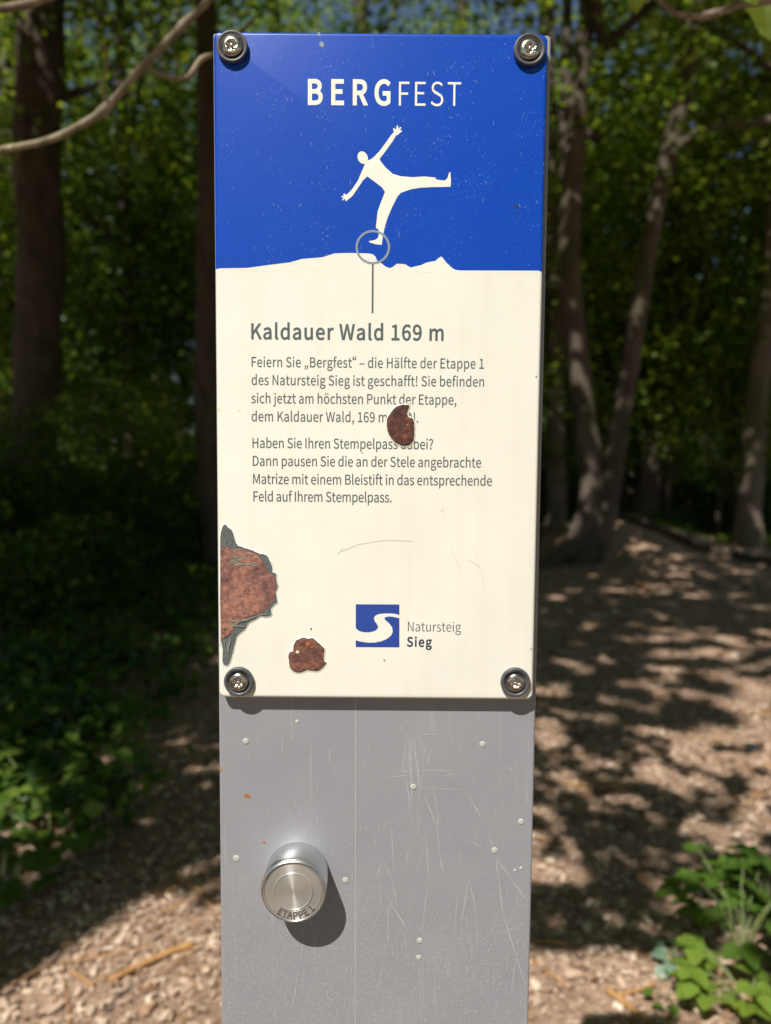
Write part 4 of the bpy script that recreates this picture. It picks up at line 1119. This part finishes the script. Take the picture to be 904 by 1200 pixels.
forest_tree('oak_tree', px_trunk([(915, -20, 26), (905, 150, 28), (893, 250, 28), (874, 400, 27), (862, 560, 27), (858, 630, 30)], 12), 'dark trunk leaning right, second from the right edge', crown=3)
forest_tree('beech_tree', px_trunk([(925, -20, 18), (915, 200, 22), (902, 350, 22), (893, 420, 23), (884, 520, 24), (878, 600, 28), (877, 650, 32)], 9.8), 'pale trunk in dappled sun at the right edge of the photo', crown=1, bk='bark_smooth', cscale=.9)
FAR = [(196, 11, 18, 'bark', 'thin distant trunk just left of the dark trunk beside the stele'), (178, 9, 23, 'bark', 'second distant trunk left of the dark trunk beside the stele'),
       (120, 10, 20, 'bark', 'distant trunk between the thick left trunk and the thin dark one'), (91, 9, 25, 'bark', 'distant trunk nearest to the right side of the thick left trunk'),
       (213, 9, 26, 'bark', 'very thin distant trunk almost touching the dark trunk beside the stele'), (725, 8, 24, 'bark', 'thin distant trunk seen between the two stems of the forked tree'),
       (701, 9, 19, 'bark', 'distant trunk close to the left stem of the forked tree'), (829, 9, 22, 'bark', 'distant trunk right of the leaning grey trunk'),
       (846, 8, 27, 'bark', 'farthest thin trunk between the leaning grey trunk and the dark one'), (766, 8, 26, 'bark_smooth', 'pale thin distant trunk right of the forked tree'),
       (318, 14, 17, 'bark', 'distant trunk whose top shows above the left part of the stele'), (422, 16, 14, 'bark', 'distant trunk whose top shows above the middle of the stele'),
       (538, 14, 19, 'bark', 'distant trunk whose top shows above the right part of the stele'), (-28, 20, 12, 'bark', 'trunk just outside the left edge of the photo'), (938, 22, 13, 'bark', 'trunk just outside the right edge of the photo')]
for i, (p0, w0, y, bk, lab) in enumerate(FAR):
    forest_tree('distant_tree', col(p0 + rnd.uniform(-4, 4), p0, w0, w0 * 1.1, y), lab, G_FAR, crown=i % 4, bk=bk, cscale=.8, sides=8, top=12.5, has_crown=i % 2 == 0 or i == 11)

# the forked tree right of the stele
Yf = 8.4
Lf = px_trunk([(692, -20, 20), (684, 60, 21), (676, 140, 24), (670, 230, 26), (668, 320, 26), (675, 400, 27), (686, 500, 30), (694, 560, 31), (692, 612, 36), (688, 648, 42)], Yf)
Lf = [(x, y, z, r * .9) for x, y, z, r in Lf]
Rf = px_trunk([(822, -20, 17), (813, 50, 19), (800, 110, 20), (786, 165, 22), (768, 240, 22), (752, 330, 23), (741, 400, 24), (728, 480, 25), (716, 560, 28), (706, 610, 32), (700, 640, 30)], Yf)
Rf = [(x, y - .05, z, r * .88) for x, y, z, r in Rf]
arc = px_trunk([(782, 186, 13), (800, 166, 12), (825, 152, 11), (855, 145, 10), (904, 141, 10), (960, 120, 8), (1040, 70, 5)], Yf - .1)
root1 = px_trunk([(690, 600, 26), (676, 632, 24), (656, 652, 18), (632, 668, 12), (610, 682, 8)], Yf - .12)
dk = px_trunk([(665, -20, 11), (664, 80, 13), (664, 170, 14), (668, 250, 16)], Yf + .12)
forked = forest_tree('forked_tree', Lf, 'grey two-stemmed tree forking at the ground right of the stele', crown=0, bk='bark_mid', flare=1.25, top=11,
    extra=[('stem', [(Rf[0][0] + 1.2, Rf[0][1], 10.5, .05)] + Rf), ('stem', [(dk[0][0] - .1, dk[0][1], 9.5, .05)] + dk), ('branch', arc), ('root', root1)])
place_crown(forked, 2, (Rf[0][0] + 1.2 - forked.location.x, 0, .6), .75, 1.0)

# saplings: low leafy stems that fill the wood below the big crowns
SAPL = []
for i in range(4):
    zc = 3.6
    cen, cl = clumps(200, 26, (0, 0, zc), (1.35, 1.35, 2.8), 300 + i, 0.22, hollow=0.15)
    g = np.random.default_rng(50 + i)
    me = leaves_np(cen, g.uniform(0.055, 0.09, len(cen)), 1.45, seed=400 + i)
    me['local'] = 1
    stem = tube(smooth_path([(0, 0, -.1), (.08, .05, 1.5), (-.06, .04, 3.4), (.05, -.06, 6.1)], 4), [.035 * (1 - k / 14) for k in range(13)], 7, .1, i)
    lm = pyd('stem', *join([stem] + limbs_to(cl, [(0, 0, z) for z in (.6, 1.2, 1.8, 2.5, 3.2, 4, 5)], random.Random(i), 0.012, 26)))
    lm.materials.append(M['bark']); lm['local'] = 1
    me.materials.append(M['leaf' if i % 2 else 'leaf_deep'])
    SAPL.append((me, lm))
def sapling(x, y, k, s, label, group=None, sz=None, name='sapling'):
    t = empty(name, (x, y, gz(x, y)))
    tag(t, label, 'sapling', group)
    me, lm = SAPL[k]
    a = rnd.uniform(0, 6.28)
    for nm, d in (('foliage', me), ('stem', lm)):
        o = bpy.data.objects.new(nm, d); C.objects.link(o); o.parent = t
        o.scale = (s, s, sz or s); o.rotation_euler = (0, 0, a)
    return t
def pxx(px, y): return (px - 452) / F_PX * (y + CAM_D)
for (px, y, k, s, lab) in [(110, 10.5, 0, 1.0, 'leafy sapling between the thick left trunk and the thin trunk'), (-10, 11, 1, 1.1, 'sapling with pale leaves at the left edge behind the thick trunk'),
                           (200, 12.5, 2, 1.15, 'sapling with dark leaves just left of the stele'), (735, 11.5, 3, 1.15, 'sapling filling the gap between the stems of the forked tree'),
                           (842, 11.3, 1, 1.2, 'bright green sapling between the leaning trunks on the right'), (905, 12.2, 3, 1.3, 'sapling with sunny leaves at the right edge of the photo')]:
    sapling(pxx(px, y), y, k, s, lab)
g2 = random.Random(5)
for (px, y, k, s, sz, lab) in [(10, 6.3, 0, .50, .27, 'young leafy tree low at the left edge in front of the thick trunk'), (115, 7.3, 2, .50, .30, 'young leafy tree in shade between the two left trunks'),
                               (185, 8.2, 1, .45, .36, 'young leafy tree with a few sunny leaves left of the stele'),
                               (815, 12.8, 1, .75, .6, 'young leafy tree low between the leaning grey trunk and the dark one'), (880, 14.0, 3, .8, .7, 'young leafy tree low near the right edge behind the trunks')]:
    sapling(pxx(px, y), y, k, s, lab, sz=sz)
for i in range(14):
    y = g2.uniform(10.5, 14); x = (-.62 + 1.24 * (i + .5) / 14) * (y + .46) + g2.uniform(-.2, .2)
    sapling(x, y, i % 4, g2.uniform(.85, 1.15), 'leafy sapling in the middle distance of the wood', 'saplings in the middle distance', sz=g2.uniform(.7, 1.1))
for i in range(34):
    y = g2.uniform(13.5, 30); x = g2.uniform(-.60, .60) * (y + .46)
    sapling(x, y, i % 4, g2.uniform(.95, 1.5), 'slender sapling deep in the dim wood behind the stele', 'saplings deep in the wood')

# undergrowth
BUSH = []
for i in range(3):
    cen, cl = clumps(90, 26, (0, 0, .42), (.62, .62, .40), 500 + i, 0.13, hollow=0.1)
    cen = cen[cen[:, 2] > 0.02]
    g = np.random.default_rng(70 + i)
    me = leaves_np(cen, g.uniform(0.04, 0.075, len(cen)), 1.35, seed=600 + i); me['local'] = 1
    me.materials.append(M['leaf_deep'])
    lm = pyd('stems', *join(limbs_to(cl, [(0, 0, 0), (.05, .02, 0), (-.04, .03, 0)], random.Random(i), 0.008, 22))); lm.materials.append(M['twig']); lm['local'] = 1
    BUSH.append((me, lm))
def bush(x, y, k, s, sz, label, group=None):
    t = empty('bush', (x, y, gz(x, y)))
    tag(t, label, 'bush', group)
    a = rnd.uniform(0, 6.28)
    for nm, d in (('foliage', BUSH[k][0]), ('stems', BUSH[k][1])):
        o = bpy.data.objects.new(nm, d); C.objects.link(o); o.parent = t
        o.scale = (s, s, sz); o.rotation_euler = (0, 0, a)
for (px, y, k, s, sz, lab) in [(15, 4.6, 0, .7, .7, 'dark leafy bush low at the left edge beside the path'), (85, 5.6, 1, .8, .9, 'dark bush below the thick left trunk'),
                               (5, 6.4, 2, 1.1, 1.5, 'tall dark bush at the left edge in front of the thick trunk'), (165, 7.4, 0, .9, .8, 'dark bush left of the stele below the thin trunk'),
                               (110, 8.2, 1, 1.3, 1.5, 'broad bush hiding the foot of the thick left trunk'), (215, 9.2, 2, 1.0, 1.2, 'bush in deep shade close to the left edge of the stele'),
                               (772, 11.4, 0, .8, .6, 'low green bush with a sunlit leaf behind the forked tree'), (838, 12.4, 1, 1.2, 1.2, 'green bush between the trunks right of the forked tree'),
                               (905, 13.0, 2, 1.3, 1.3, 'green bush at the right edge beyond the fallen branch')]:
    bush(pxx(px, y), y, k, s, sz, lab)
for i in range(34):
    y = g2.uniform(9.5, 20); x = g2.uniform(-.58, .58) * (y + .46)
    if abs(x - 2.2) < 1.2 and y < 10.5: continue
    if x > 0 and y < 11.5: y += 3
    bush(x, y, i % 3, g2.uniform(1.1, 2.0), g2.uniform(1.0, 2.6), 'dim bush in the understorey behind the stele', 'bushes of the understorey')

# far wood: a belt of leaves and stems that reads as one mass
g = np.random.default_rng(77)
n = 90000
r = g.uniform(31, 48, n); a = g.uniform(math.radians(38), math.radians(142), n)
top = 6.5 + 3.0 * np.sin(a * 23) + 2.0 * np.sin(a * 57 + 1)
cen = np.stack([np.cos(a) * r, np.sin(a) * r, g.uniform(0, 1, n) ** .8 * top], 1) + g.normal(0, .3, (n, 3))
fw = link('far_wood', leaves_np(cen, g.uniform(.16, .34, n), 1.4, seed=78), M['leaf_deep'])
tag(fw, 'dense dim foliage of the far wood closing the view behind all trunks', 'woodland', kind='stuff')

# ground cover: ivy and small herbs on the shaded floor left of the path
def covers(n, fn, seed, smin, smax, name, label, mat, zmax=.16):
    g = np.random.default_rng(seed); rr = random.Random(seed); L = []
    while len(L) < n:
        x, y = fn(rr)
        cx, cy = x, y
        for _ in range(rr.randint(4, 14)):
            x = cx + rr.gauss(0, .07); y = cy + rr.gauss(0, .07)
            L.append((x, y, gz(x, y) + rr.uniform(.02, zmax)))
    cen = np.array(L)
    o = link(name, leaves_np(cen, g.uniform(smin, smax, len(cen)), 1.25, seed=seed + 1), mat)
    tag(o, label, 'ground cover', kind='stuff')
def left_fn(rr):
    while True:
        y = rr.uniform(1.9, 9); px = rr.uniform(-60, 255)
        x = pxx(px, y)
        edge = 125 + 190 * (y - 1.9) / 3.0
        if px < edge * rr.uniform(.5, 1.1): return x, y
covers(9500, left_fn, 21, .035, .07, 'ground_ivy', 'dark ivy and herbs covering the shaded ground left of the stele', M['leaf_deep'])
def right_fn(rr):
    y = rr.uniform(10, 16); return pxx(rr.uniform(740, 930), y), y
covers(5000, right_fn, 23, .05, .09, 'forest_herbs', 'green herbs beyond the fallen branch on the right', M['leaf'], .12)

# ------------------------------------------------ low herbs with leaves one can pick apart
def leaf_shape(L, W, lobes=0):
    """one leaf blade with midrib fold, tip and wavy margin; lies in x/y, stem at the origin"""
    n = 7
    mid, lft, rgt = [], [], []
    for k in range(n):
        t = k / (n - 1)
        wd = W / 2 * math.sin(math.pi * min(1, t ** .8 * 1.0)) ** .75 if 0 < t < 1 else 0
        wd *= 1 + .12 * math.sin(k * 2.6)
        z = -.18 * L * t * t
        mid.append((0, L * t, z)); lft.append((-wd, L * t, z + wd * .28)); rgt.append((wd, L * t, z + wd * .28))
    vs = mid + lft + rgt; fs = []
    for k in range(n - 1):
        fs += [(k, k + 1, n + k + 1, n + k), (k, 2 * n + k, 2 * n + k + 1, k + 1)]
    return vs, fs
def place(vf, M4): return [tuple(M4 @ Vector(v)) for v in vf[0]], vf[1]
def herb(x, y, label, mat, n_st, h, reach, ls, seed, tri=True, cat='plant', name='leafy_herb', lean=(0, 0)):
    rr = random.Random(seed)
    t = empty(name, (x, y, gz(x, y)))
    tag(t, label, cat)
    leaf_me = pyd('leaf', *leaf_shape(1, .82)); leaf_me.materials.append(mat); leaf_me['local'] = 1
    leaf_me.polygons.foreach_set('use_smooth', [True] * len(leaf_me.polygons))
    st = []
    for i in range(n_st):
        a = rr.uniform(0, 6.28); r = reach * rr.uniform(.15, 1) ** .7; hh = h * rr.uniform(.35, 1)
        tip = Vector((r * math.cos(a) + lean[0] * hh, r * math.sin(a) + lean[1] * hh, hh))
        st.append(tube(smooth_path([(0, 0, -.02), (tip.x * .4, tip.y * .4, hh * .65), tuple(tip)], 4), [.0022 - .0001 * k for k in range(9)], 5, cap=False))
        az0 = a + rr.uniform(-.6, .6)
        for da in ((0, -1.35, 1.35) if tri else (0,)):
            L = ls * rr.uniform(.75, 1.15)
            o = bpy.data.objects.new('leaf', leaf_me); C.objects.link(o); o.parent = t
            o.location = tip
            o.rotation_euler = (rr.uniform(-.35, .25), rr.uniform(-.3, .3), az0 + da - math.pi / 2)
            o.scale = (L, L, L)
    sm = pyd('stems', *join(st)); sm['local'] = 1
    link('stems', sm, M['herb_stem'], t, True)
    return t
M['herb_stem'] = simple('herb_stem', (0.20, 0.24, 0.09), 0.5)
def leafm(n, c1, c2):
    return leaf_mat(n, [(0, c1), (1, c2)])
g1, g2m = leafm('shaded_clover_leaf', (.075, .16, .025), (.11, .19, .03)), leafm('sunlit_clover_leaf', (.15, .25, .035), (.21, .31, .05))  # one herb leaf twice: sun and shade put into the colour
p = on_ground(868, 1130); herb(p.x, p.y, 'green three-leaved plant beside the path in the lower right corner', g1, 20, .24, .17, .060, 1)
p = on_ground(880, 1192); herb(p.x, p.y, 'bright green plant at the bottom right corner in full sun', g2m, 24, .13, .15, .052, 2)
p = on_ground(846, 1085); herb(p.x, p.y, 'seedling in darkened, shaded green just above the lower right plant', g1, 11, .15, .10, .058, 3)
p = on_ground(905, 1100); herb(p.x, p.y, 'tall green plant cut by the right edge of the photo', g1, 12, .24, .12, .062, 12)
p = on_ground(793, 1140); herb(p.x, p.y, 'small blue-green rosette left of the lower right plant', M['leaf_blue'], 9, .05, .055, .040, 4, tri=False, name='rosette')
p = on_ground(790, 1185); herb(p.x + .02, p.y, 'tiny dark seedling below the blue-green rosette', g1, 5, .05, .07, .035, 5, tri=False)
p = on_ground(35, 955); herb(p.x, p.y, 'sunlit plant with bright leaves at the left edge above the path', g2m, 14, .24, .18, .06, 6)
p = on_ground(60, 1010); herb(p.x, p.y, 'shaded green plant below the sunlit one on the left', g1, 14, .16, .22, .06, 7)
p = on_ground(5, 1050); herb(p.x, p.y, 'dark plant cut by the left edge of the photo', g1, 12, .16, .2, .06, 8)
p = on_ground(195, 650); herb(p.x, p.y, 'small bright seedling far back left of the stele', g2m, 9, .5, .25, .12, 9)
p = on_ground(95, 870); herb(p.x, p.y, 'green plant with a few sunny leaves behind the left plants', g1, 12, .2, .25, .07, 10)
p = on_ground(728, 668); herb(p.x, p.y, 'small green seedling near the root of the forked tree', g2m, 6, .15, .15, .07, 11)

# ------------------------------------------------ sticks, stones and the fallen branch
def stick(pts, r0, r1, mat, label, name='stick', lift=.008):
    P = []
    for px, py in pts:
        q = on_ground(px, py); P.append((q.x, q.y, gz(q.x, q.y) + r0 + lift))
    t0 = Vector(P[0])
    P = smooth_path(P, 5)
    R_ = [r0 + (r1 - r0) * k / (len(P) - 1) for k in range(len(P))]
    o = link(name, pyd(name, *tube(P, R_, 8, .25, rnd.uniform(0, 9))), mat, None, True)
    tag(o, label, name.replace('_', ' '))
stick([(128, 1156), (160, 1140), (200, 1122), (226, 1113)], .007, .010, M['dead_wood'], 'orange-brown stick lying on the sunlit chips left of the stele')
stick([(122, 1196), (135, 1175), (152, 1162), (172, 1150)], .004, .003, M['twig'], 'thin dark twig below the orange-brown stick')
stick([(84, 1144), (98, 1152), (110, 1160)], .004, .003, M['dead_wood'], 'short brown twig left of the orange-brown stick')
stick([(712, 1168), (728, 1180), (756, 1204)], .008, .007, M['dead_wood'], 'pale stick at the bottom edge right of the stele')
stick([(722, 1174), (745, 1168), (768, 1160)], .006, .004, M['dead_wood'], 'short pale stick crossing the one at the bottom edge')
stick([(858, 1186), (880, 1180), (915, 1176)], .006, .004, M['dead_wood'], 'pale stick under the plant in the lower right corner')
stick([(660, 922), (700, 925), (742, 930)], .006, .004, M['dead_wood'], 'brown twig in shade just right of the stele')
stick([(742, 684), (752, 690), (764, 697)], .02, .02, M['dead_wood'], 'short pale piece of wood on the ground by the forked tree')
stick([(158, 648), (180, 644), (205, 640)], .05, .03, M['dead_wood'], 'sunlit piece of dead wood on the dark ground left of the stele')
P = smooth_path([(x, y, gz(x, y) + .05) for x, y in [(2.95, 9.75), (3.3, 9.4), (3.75, 9.05), (4.2, 8.65), (4.6, 8.25), (5.3, 7.6), (6.2, 6.9)]], 5)
tag(link('fallen_branch', pyd('fallen_branch', *tube(P, [.06 - .0008 * k for k in range(len(P))], 8, .3, 3)), M['bark'], None, True),
    'dark fallen branch crossing the slope behind the forked tree', 'fallen branch')
def stone(px, py, s, label, col_):
    q = on_ground(px, py)
    bm = bmesh.new(); bmesh.ops.create_icosphere(bm, subdivisions=3, radius=s)
    for v in bm.verts:
        k = 1 + .3 * mnoise.noise(v.co * (1.6 / s) + Vector((px, 0, 0)))
        v.co = Vector((v.co.x * k * 1.2, v.co.y * k, v.co.z * k * .6)) + Vector((q.x, q.y, gz(q.x, q.y) + s * .3))
    me = bpy.data.meshes.new('stone'); bm.to_mesh(me); bm.free()
    tag(link('stone', me, simple('stone_' + str(px), col_, .85, bump=.5, bdist=.01, scale=30), None, True), label, 'stone')
stone(128, 874, .055, 'rounded brown stone in shade beside the left plants', (.30, .20, .15))
stone(150, 892, .05, 'brown stone just below the rounded one beside the left plants', (.26, .18, .14))
stone(882, 880, .022, 'small blue-grey stone on the sunlit path near the right edge', (.30, .34, .40))

# ------------------------------------------------ hazel branches reaching in from the left and the right
def branch_shrub(name, label, foot, twigs, leafs, mat='twig'):
    t = empty(name, foot); tag(t, label, 'shrub')
    for nm, P in twigs:
        pts, R_ = trunk_path(P, 8)
        link(nm, pyd(nm, *tube(pts, R_, 12, .18, rnd.uniform(0, 9))), M[mat], t, True)
    lf = pyd('leaf', *leaf_shape(1, .8)); lf.materials.append(M['leaf_near']); lf['local'] = 1
    for (loc, s, rot) in leafs:
        o = bpy.data.objects.new('leaf', lf); C.objects.link(o); o.parent = t
        o.location = Vector(loc) - t.location; o.scale = (s, s, s); o.rotation_euler = rot
    return t
M['leaf_near'] = leafm('hazel_leaf', (.11, .15, .012), (.15, .19, .02))
def pr(px, py, y, wd):
    q = at(px, py, y); return (q.x, q.y, q.z, wd / F_PX * (y + CAM_D) / 2)
Yb = 0.72
footL = (-1.6, 1.75, gz(-1.6, 1.75))
main = [(-1.6, 1.75, footL[2] - .1, .022), (-1.62, 1.7, .6, .019), (-1.55, 1.5, 1.2, .016), pr(-330, 225, 1.1, 15), pr(-120, 195, .76, 13), pr(0, 176, Yb, 8.2), pr(60, 163, Yb, 7.8), pr(108, 139, Yb, 8.2), pr(118, 132, Yb, 10.7), pr(126, 125, Yb, 11.1), pr(134, 116, Yb, 8.2), pr(158, 88, Yb, 8.6), pr(166, 79, Yb, 10.7),
        pr(174, 71, Yb, 8.6), pr(207, 38, Yb, 9.0), pr(213, 31, Yb, 10.7), pr(220, 24, Yb, 9.0), pr(245, 0, Yb, 8.2), pr(290, -60, Yb, 8.2), pr(340, -140, Yb, 4.9)]
tw1 = [pr(172, 78, Yb, 6), pr(186, 86, Yb, 6), pr(200, 91, Yb, 5), pr(216, 92, Yb, 5), pr(226, 84, Yb, 6), pr(232, 74, Yb, 6), pr(240, 67, Yb, 6), pr(262, 58, Yb, 5), pr(300, 20, Yb, 3)]
tw2 = [pr(-300, 160, 1.05, 10), pr(-120, 60, .75, 10), pr(-20, 16, .68, 10), pr(10, 9, .68, 9), pr(40, 2, .68, 9), pr(90, -20, .68, 6), pr(160, -90, .68, 3)]
tw2 = [(-1.55, 1.5, 1.2, .012)] + tw2
def lf_at(px, py, y, s, rx=0.0, ry=0.0, rz=0.0): q = at(px, py, y); return ((q.x, q.y, q.z), s, (rx, ry, rz))
branch_shrub('hazel_shrub', 'pale bare hazel branch reaching across the upper left in front of the trunks', footL,
             [('branch', main), ('twig', tw1), ('twig', [pr(126, 122, Yb, 4), pr(120, 100, .7, 3), pr(126, 76, .68, 2.4), pr(122, 50, .66, 1.8)]), ('branch', tw2)], [lf_at(222, 62, Yb, .02, -.6, .2, 1.2)])
footR = (1.6, 1.2, gz(1.6, 1.2))
Yr = .85
brR = [(1.6, 1.2, footR[2] - .1, .02), (1.55, 1.15, .9, .017), (1.3, 1.0, 1.7, .012), pr(1040, -60, Yr, 11), pr(960, -18, Yr, 9), pr(904, 0, Yr, 9), pr(868, 6, Yr, 8), pr(838, 16, Yr, 10), pr(812, 19, Yr, 7), pr(790, 14, Yr, 6), pr(772, -2, Yr, 6), pr(740, -40, Yr, 4)]
branch_shrub('hazel_shrub', 'knotty hazel twig with a large yellow-green leaf in the upper right corner', footR, [('branch', brR)],
             [lf_at(893, -25, 1.15, .11, -1.35, .1, 2.9), lf_at(925, 0, 1.2, .12, -1.3, -.2, 2.6), lf_at(742, -22, Yr, .05, -1.5, .2, 3.3), lf_at(870, -30, .6, .05, -1.3, .4, 2.8)])

# ================================================================== unseen trees behind the photographer: leaves placed only where their shade is wanted
def noise2(x, y, s, k=0.0):
    return mnoise.noise(Vector((x * s, y * s, k)))
def to_px(x, y):
    v = Vector((x, y, 0)) - CP
    z = v.dot(CF)
    if z < .2: return None
    return 452 + F_PX * v.dot(CR) / z, 600 - F_PX * v.dot(CU) / z
def lightmap(x, y):  # wanted sun spots on the ground; leaves shading them are left out
    if y > 11.5: return noise2(x, y, 1.1, 3) > -.05
    if math.hypot(x - 2.38, (y - 8.65) * .8) < .17: return True
    """share of the sun that falls through the boughs on this spot of the ground: True = a gap"""
    if .05 < x < .65 and 1.7 < y < 2.25: return noise2(x, y, 7, 4) > -.12     # light on the hazel branch
    if -.25 < x < .95 and y < 1.42 and y > -.1: return True      # the beam that falls on the plate and the post
    q = to_px(x, y)
    if q is None: return noise2(x, y, 1.4) > .25
    px, py = q
    if math.hypot((px - 42) / 48, (py - 965) / 45) < 1: return True          # the sunny plant at the left edge
    if math.hypot((px - 182) / 26, (py - 652) / 9) < 1: return True
    if px < 452:
        e = 1138 - 88 * min(1, max(0, (px + 40) / 175)) + 10 * math.sin(px / 17) + 30 * noise2(x, y, 5)
        if py > e: return True
        if py > 700 and px > 70: return False
        if py > 700: return noise2(x, y, 4.0, 9) > .55
        return noise2(x, y, 2.2, 3) > .40
    # right of the stele: spots of sun
    n_ = noise2(x, y, 4.6) + .5 * noise2(x, y, 10.0, 2)
    th = .16
    if py > 940 and px < 800: th = .46
    if 1080 < py and px > 650: th = .22
    if py > 1000 and px > 800: th = .05
    if py > 880 and px < 705: th = .55
    if py < 940 and px < 720: th = .36 - .08 * (py > 790)
    if py < 940 and px > 760: th = -.03
    if py < 735: th = .30
    if py < 650: th = .34 if px < 700 else .02
    if px > 860 and 800 < py < 950: th = -.35
    return n_ > th - .06
g = np.random.default_rng(99); rr = random.Random(99)
BOUGH = [('beech_tree', (-3.4, -3.2), 'unseen tall beech behind the photographer, leaves placed to shade the path on the left'), ('beech_tree', (3.3, -2.6), 'unseen tall beech right of the path, leaves placed to throw the dappled shade'),
         ('oak_tree', (-6.5, 3.0), 'unseen oak beyond the left edge, leaves placed to shade the wood'), ('oak_tree', (7.5, 4.5), 'unseen oak beyond the right edge, leaves placed to shade the wood')]
pts = [[] for _ in BOUGH]
sx, sy = SUN.x / SUN.z, SUN.y / SUN.z
def in_frame_low(x, y, z):
    v = Vector((x, y, z)) - CP
    dz = v.dot(CF)
    if dz < .3: return False
    return abs(v.dot(CR)) < dz * .56 and abs(v.dot(CU)) < dz * .74
cnt = 0
N_T = 240000
xs1 = g.uniform(-9, 9, N_T); ys1 = g.uniform(-4, 15, N_T); zs1 = np.maximum(2.9, (2.0 + .62 * ys1) / 1.446) + g.uniform(0, 1.9, N_T)
for x, y, z in zip(xs1, ys1, zs1):
    if y > 0 and abs(x) > 1.2 + .62 * (y + .46): continue
    if lightmap(x, y): continue
    lx, ly = x + sx * z, y + sy * z
    if in_frame_low(lx, ly, z): continue
    # nothing may stand between the sun and the stele
    k = min(range(4), key=lambda i: math.hypot(lx - BOUGH[i][1][0], ly - BOUGH[i][1][1]))
    pts[k].append((lx, ly, z))
# high leaves added over the wood keep the trunks behind the stele in shade
N_H = 52000
for x, y, z in zip(g.uniform(-10, 10, N_H), g.uniform(3.0, 11.0, N_H), g.uniform(7.5, 11.5, N_H)):
    if noise2(x, y, .8, 5) + .4 * noise2(x, y, 2.5, 7) > (.36 if y < 8.5 else .10): continue
    if (y < 7 or x > 2.2 or x < -.6) and lightmap(x, y): continue
    lx, ly = x + sx * z, y + sy * z
    if in_frame_low(lx, ly, z): continue
    k = min(range(4), key=lambda i: math.hypot(lx - BOUGH[i][1][0], ly - BOUGH[i][1][1]))
    pts[k].append((lx, ly, z))
for k, (nm, (bx, by), lab) in enumerate(BOUGH):
    t = empty(nm, (bx, by, gz(bx, by))); tag(t, lab, 'tree')
    P, R_ = trunk_path([(bx + .3, by + .2, 13, .06), (bx + .1, by, 9, .16), (bx - .1, by, 5, .22), (bx, by, 1.5, .26), (bx, by, .3, .3), (bx, by, -.15, .4)])
    link('trunk', pyd('trunk', *tube(P, R_, 14, .2, k)), M['bark'], t, True)
    cen = np.array(pts[k])
    if len(cen) == 0: continue
    o = link('shade_boughs', leaves_np(cen, np.where(cen[:, 2] > 7, g.uniform(.13, .2, len(cen)), g.uniform(.055, .10, len(cen))), 1.3, flat=.75, seed=900 + k), M['leaf'], t)
    lim = []
    for i in range(26):
        q = cen[rr.randrange(len(cen))]
        st_ = Vector((bx, by, rr.uniform(3.0, 5.0)))
        mid = (st_ + Vector(q)) / 2 + Vector((0, 0, .5))
        mg = on = None
        pth = smooth_path([tuple(st_), tuple(mid), tuple(q)], 5)
        # keep the boughs out of the sunbeam on the stele
        if any(-1.2 < (p_[0] - sx * (p_[2] - 1.3)) < 1.0 and -.9 < (p_[1] - sy * (p_[2] - 1.3)) < .6 for p_ in pth): continue
        if any(in_frame_low(*p_) for p_ in pth): continue
        if any(-3 < p_[0] - sx * p_[2] < 0 and .4 < p_[1] - sy * p_[2] < 2.6 for p_ in pth): continue
        lim.append(tube(pth, [.05 * (1 - .8 * j / (len(pth) - 1)) for j in range(len(pth))], 6, cap=False))
    if lim: link('limbs', pyd('limbs', *join(lim)), M['bark'], t, True)['kind'] = 'stuff'
print('roof leaves', [len(p_) for p_ in pts])
# further trees behind and beside, seen only as shade and in the polished metal
for i, (x, y) in enumerate([(-9, -1), (9.5, -1), (-11, 7), (11.5, 9), (-7, -13), (6, -14), (0, -17), (-13, -8), (13, -9)]):
    t = forest_tree('oak_tree', [(x, y, 6, .18), (x, y, 3, .2), (x, y, .4, .24)], 'oak outside the photo beside or behind the photographer', 'oaks outside the photo', crown=i % 4, top=11.5 if i < 4 else 10, cscale=1.0)
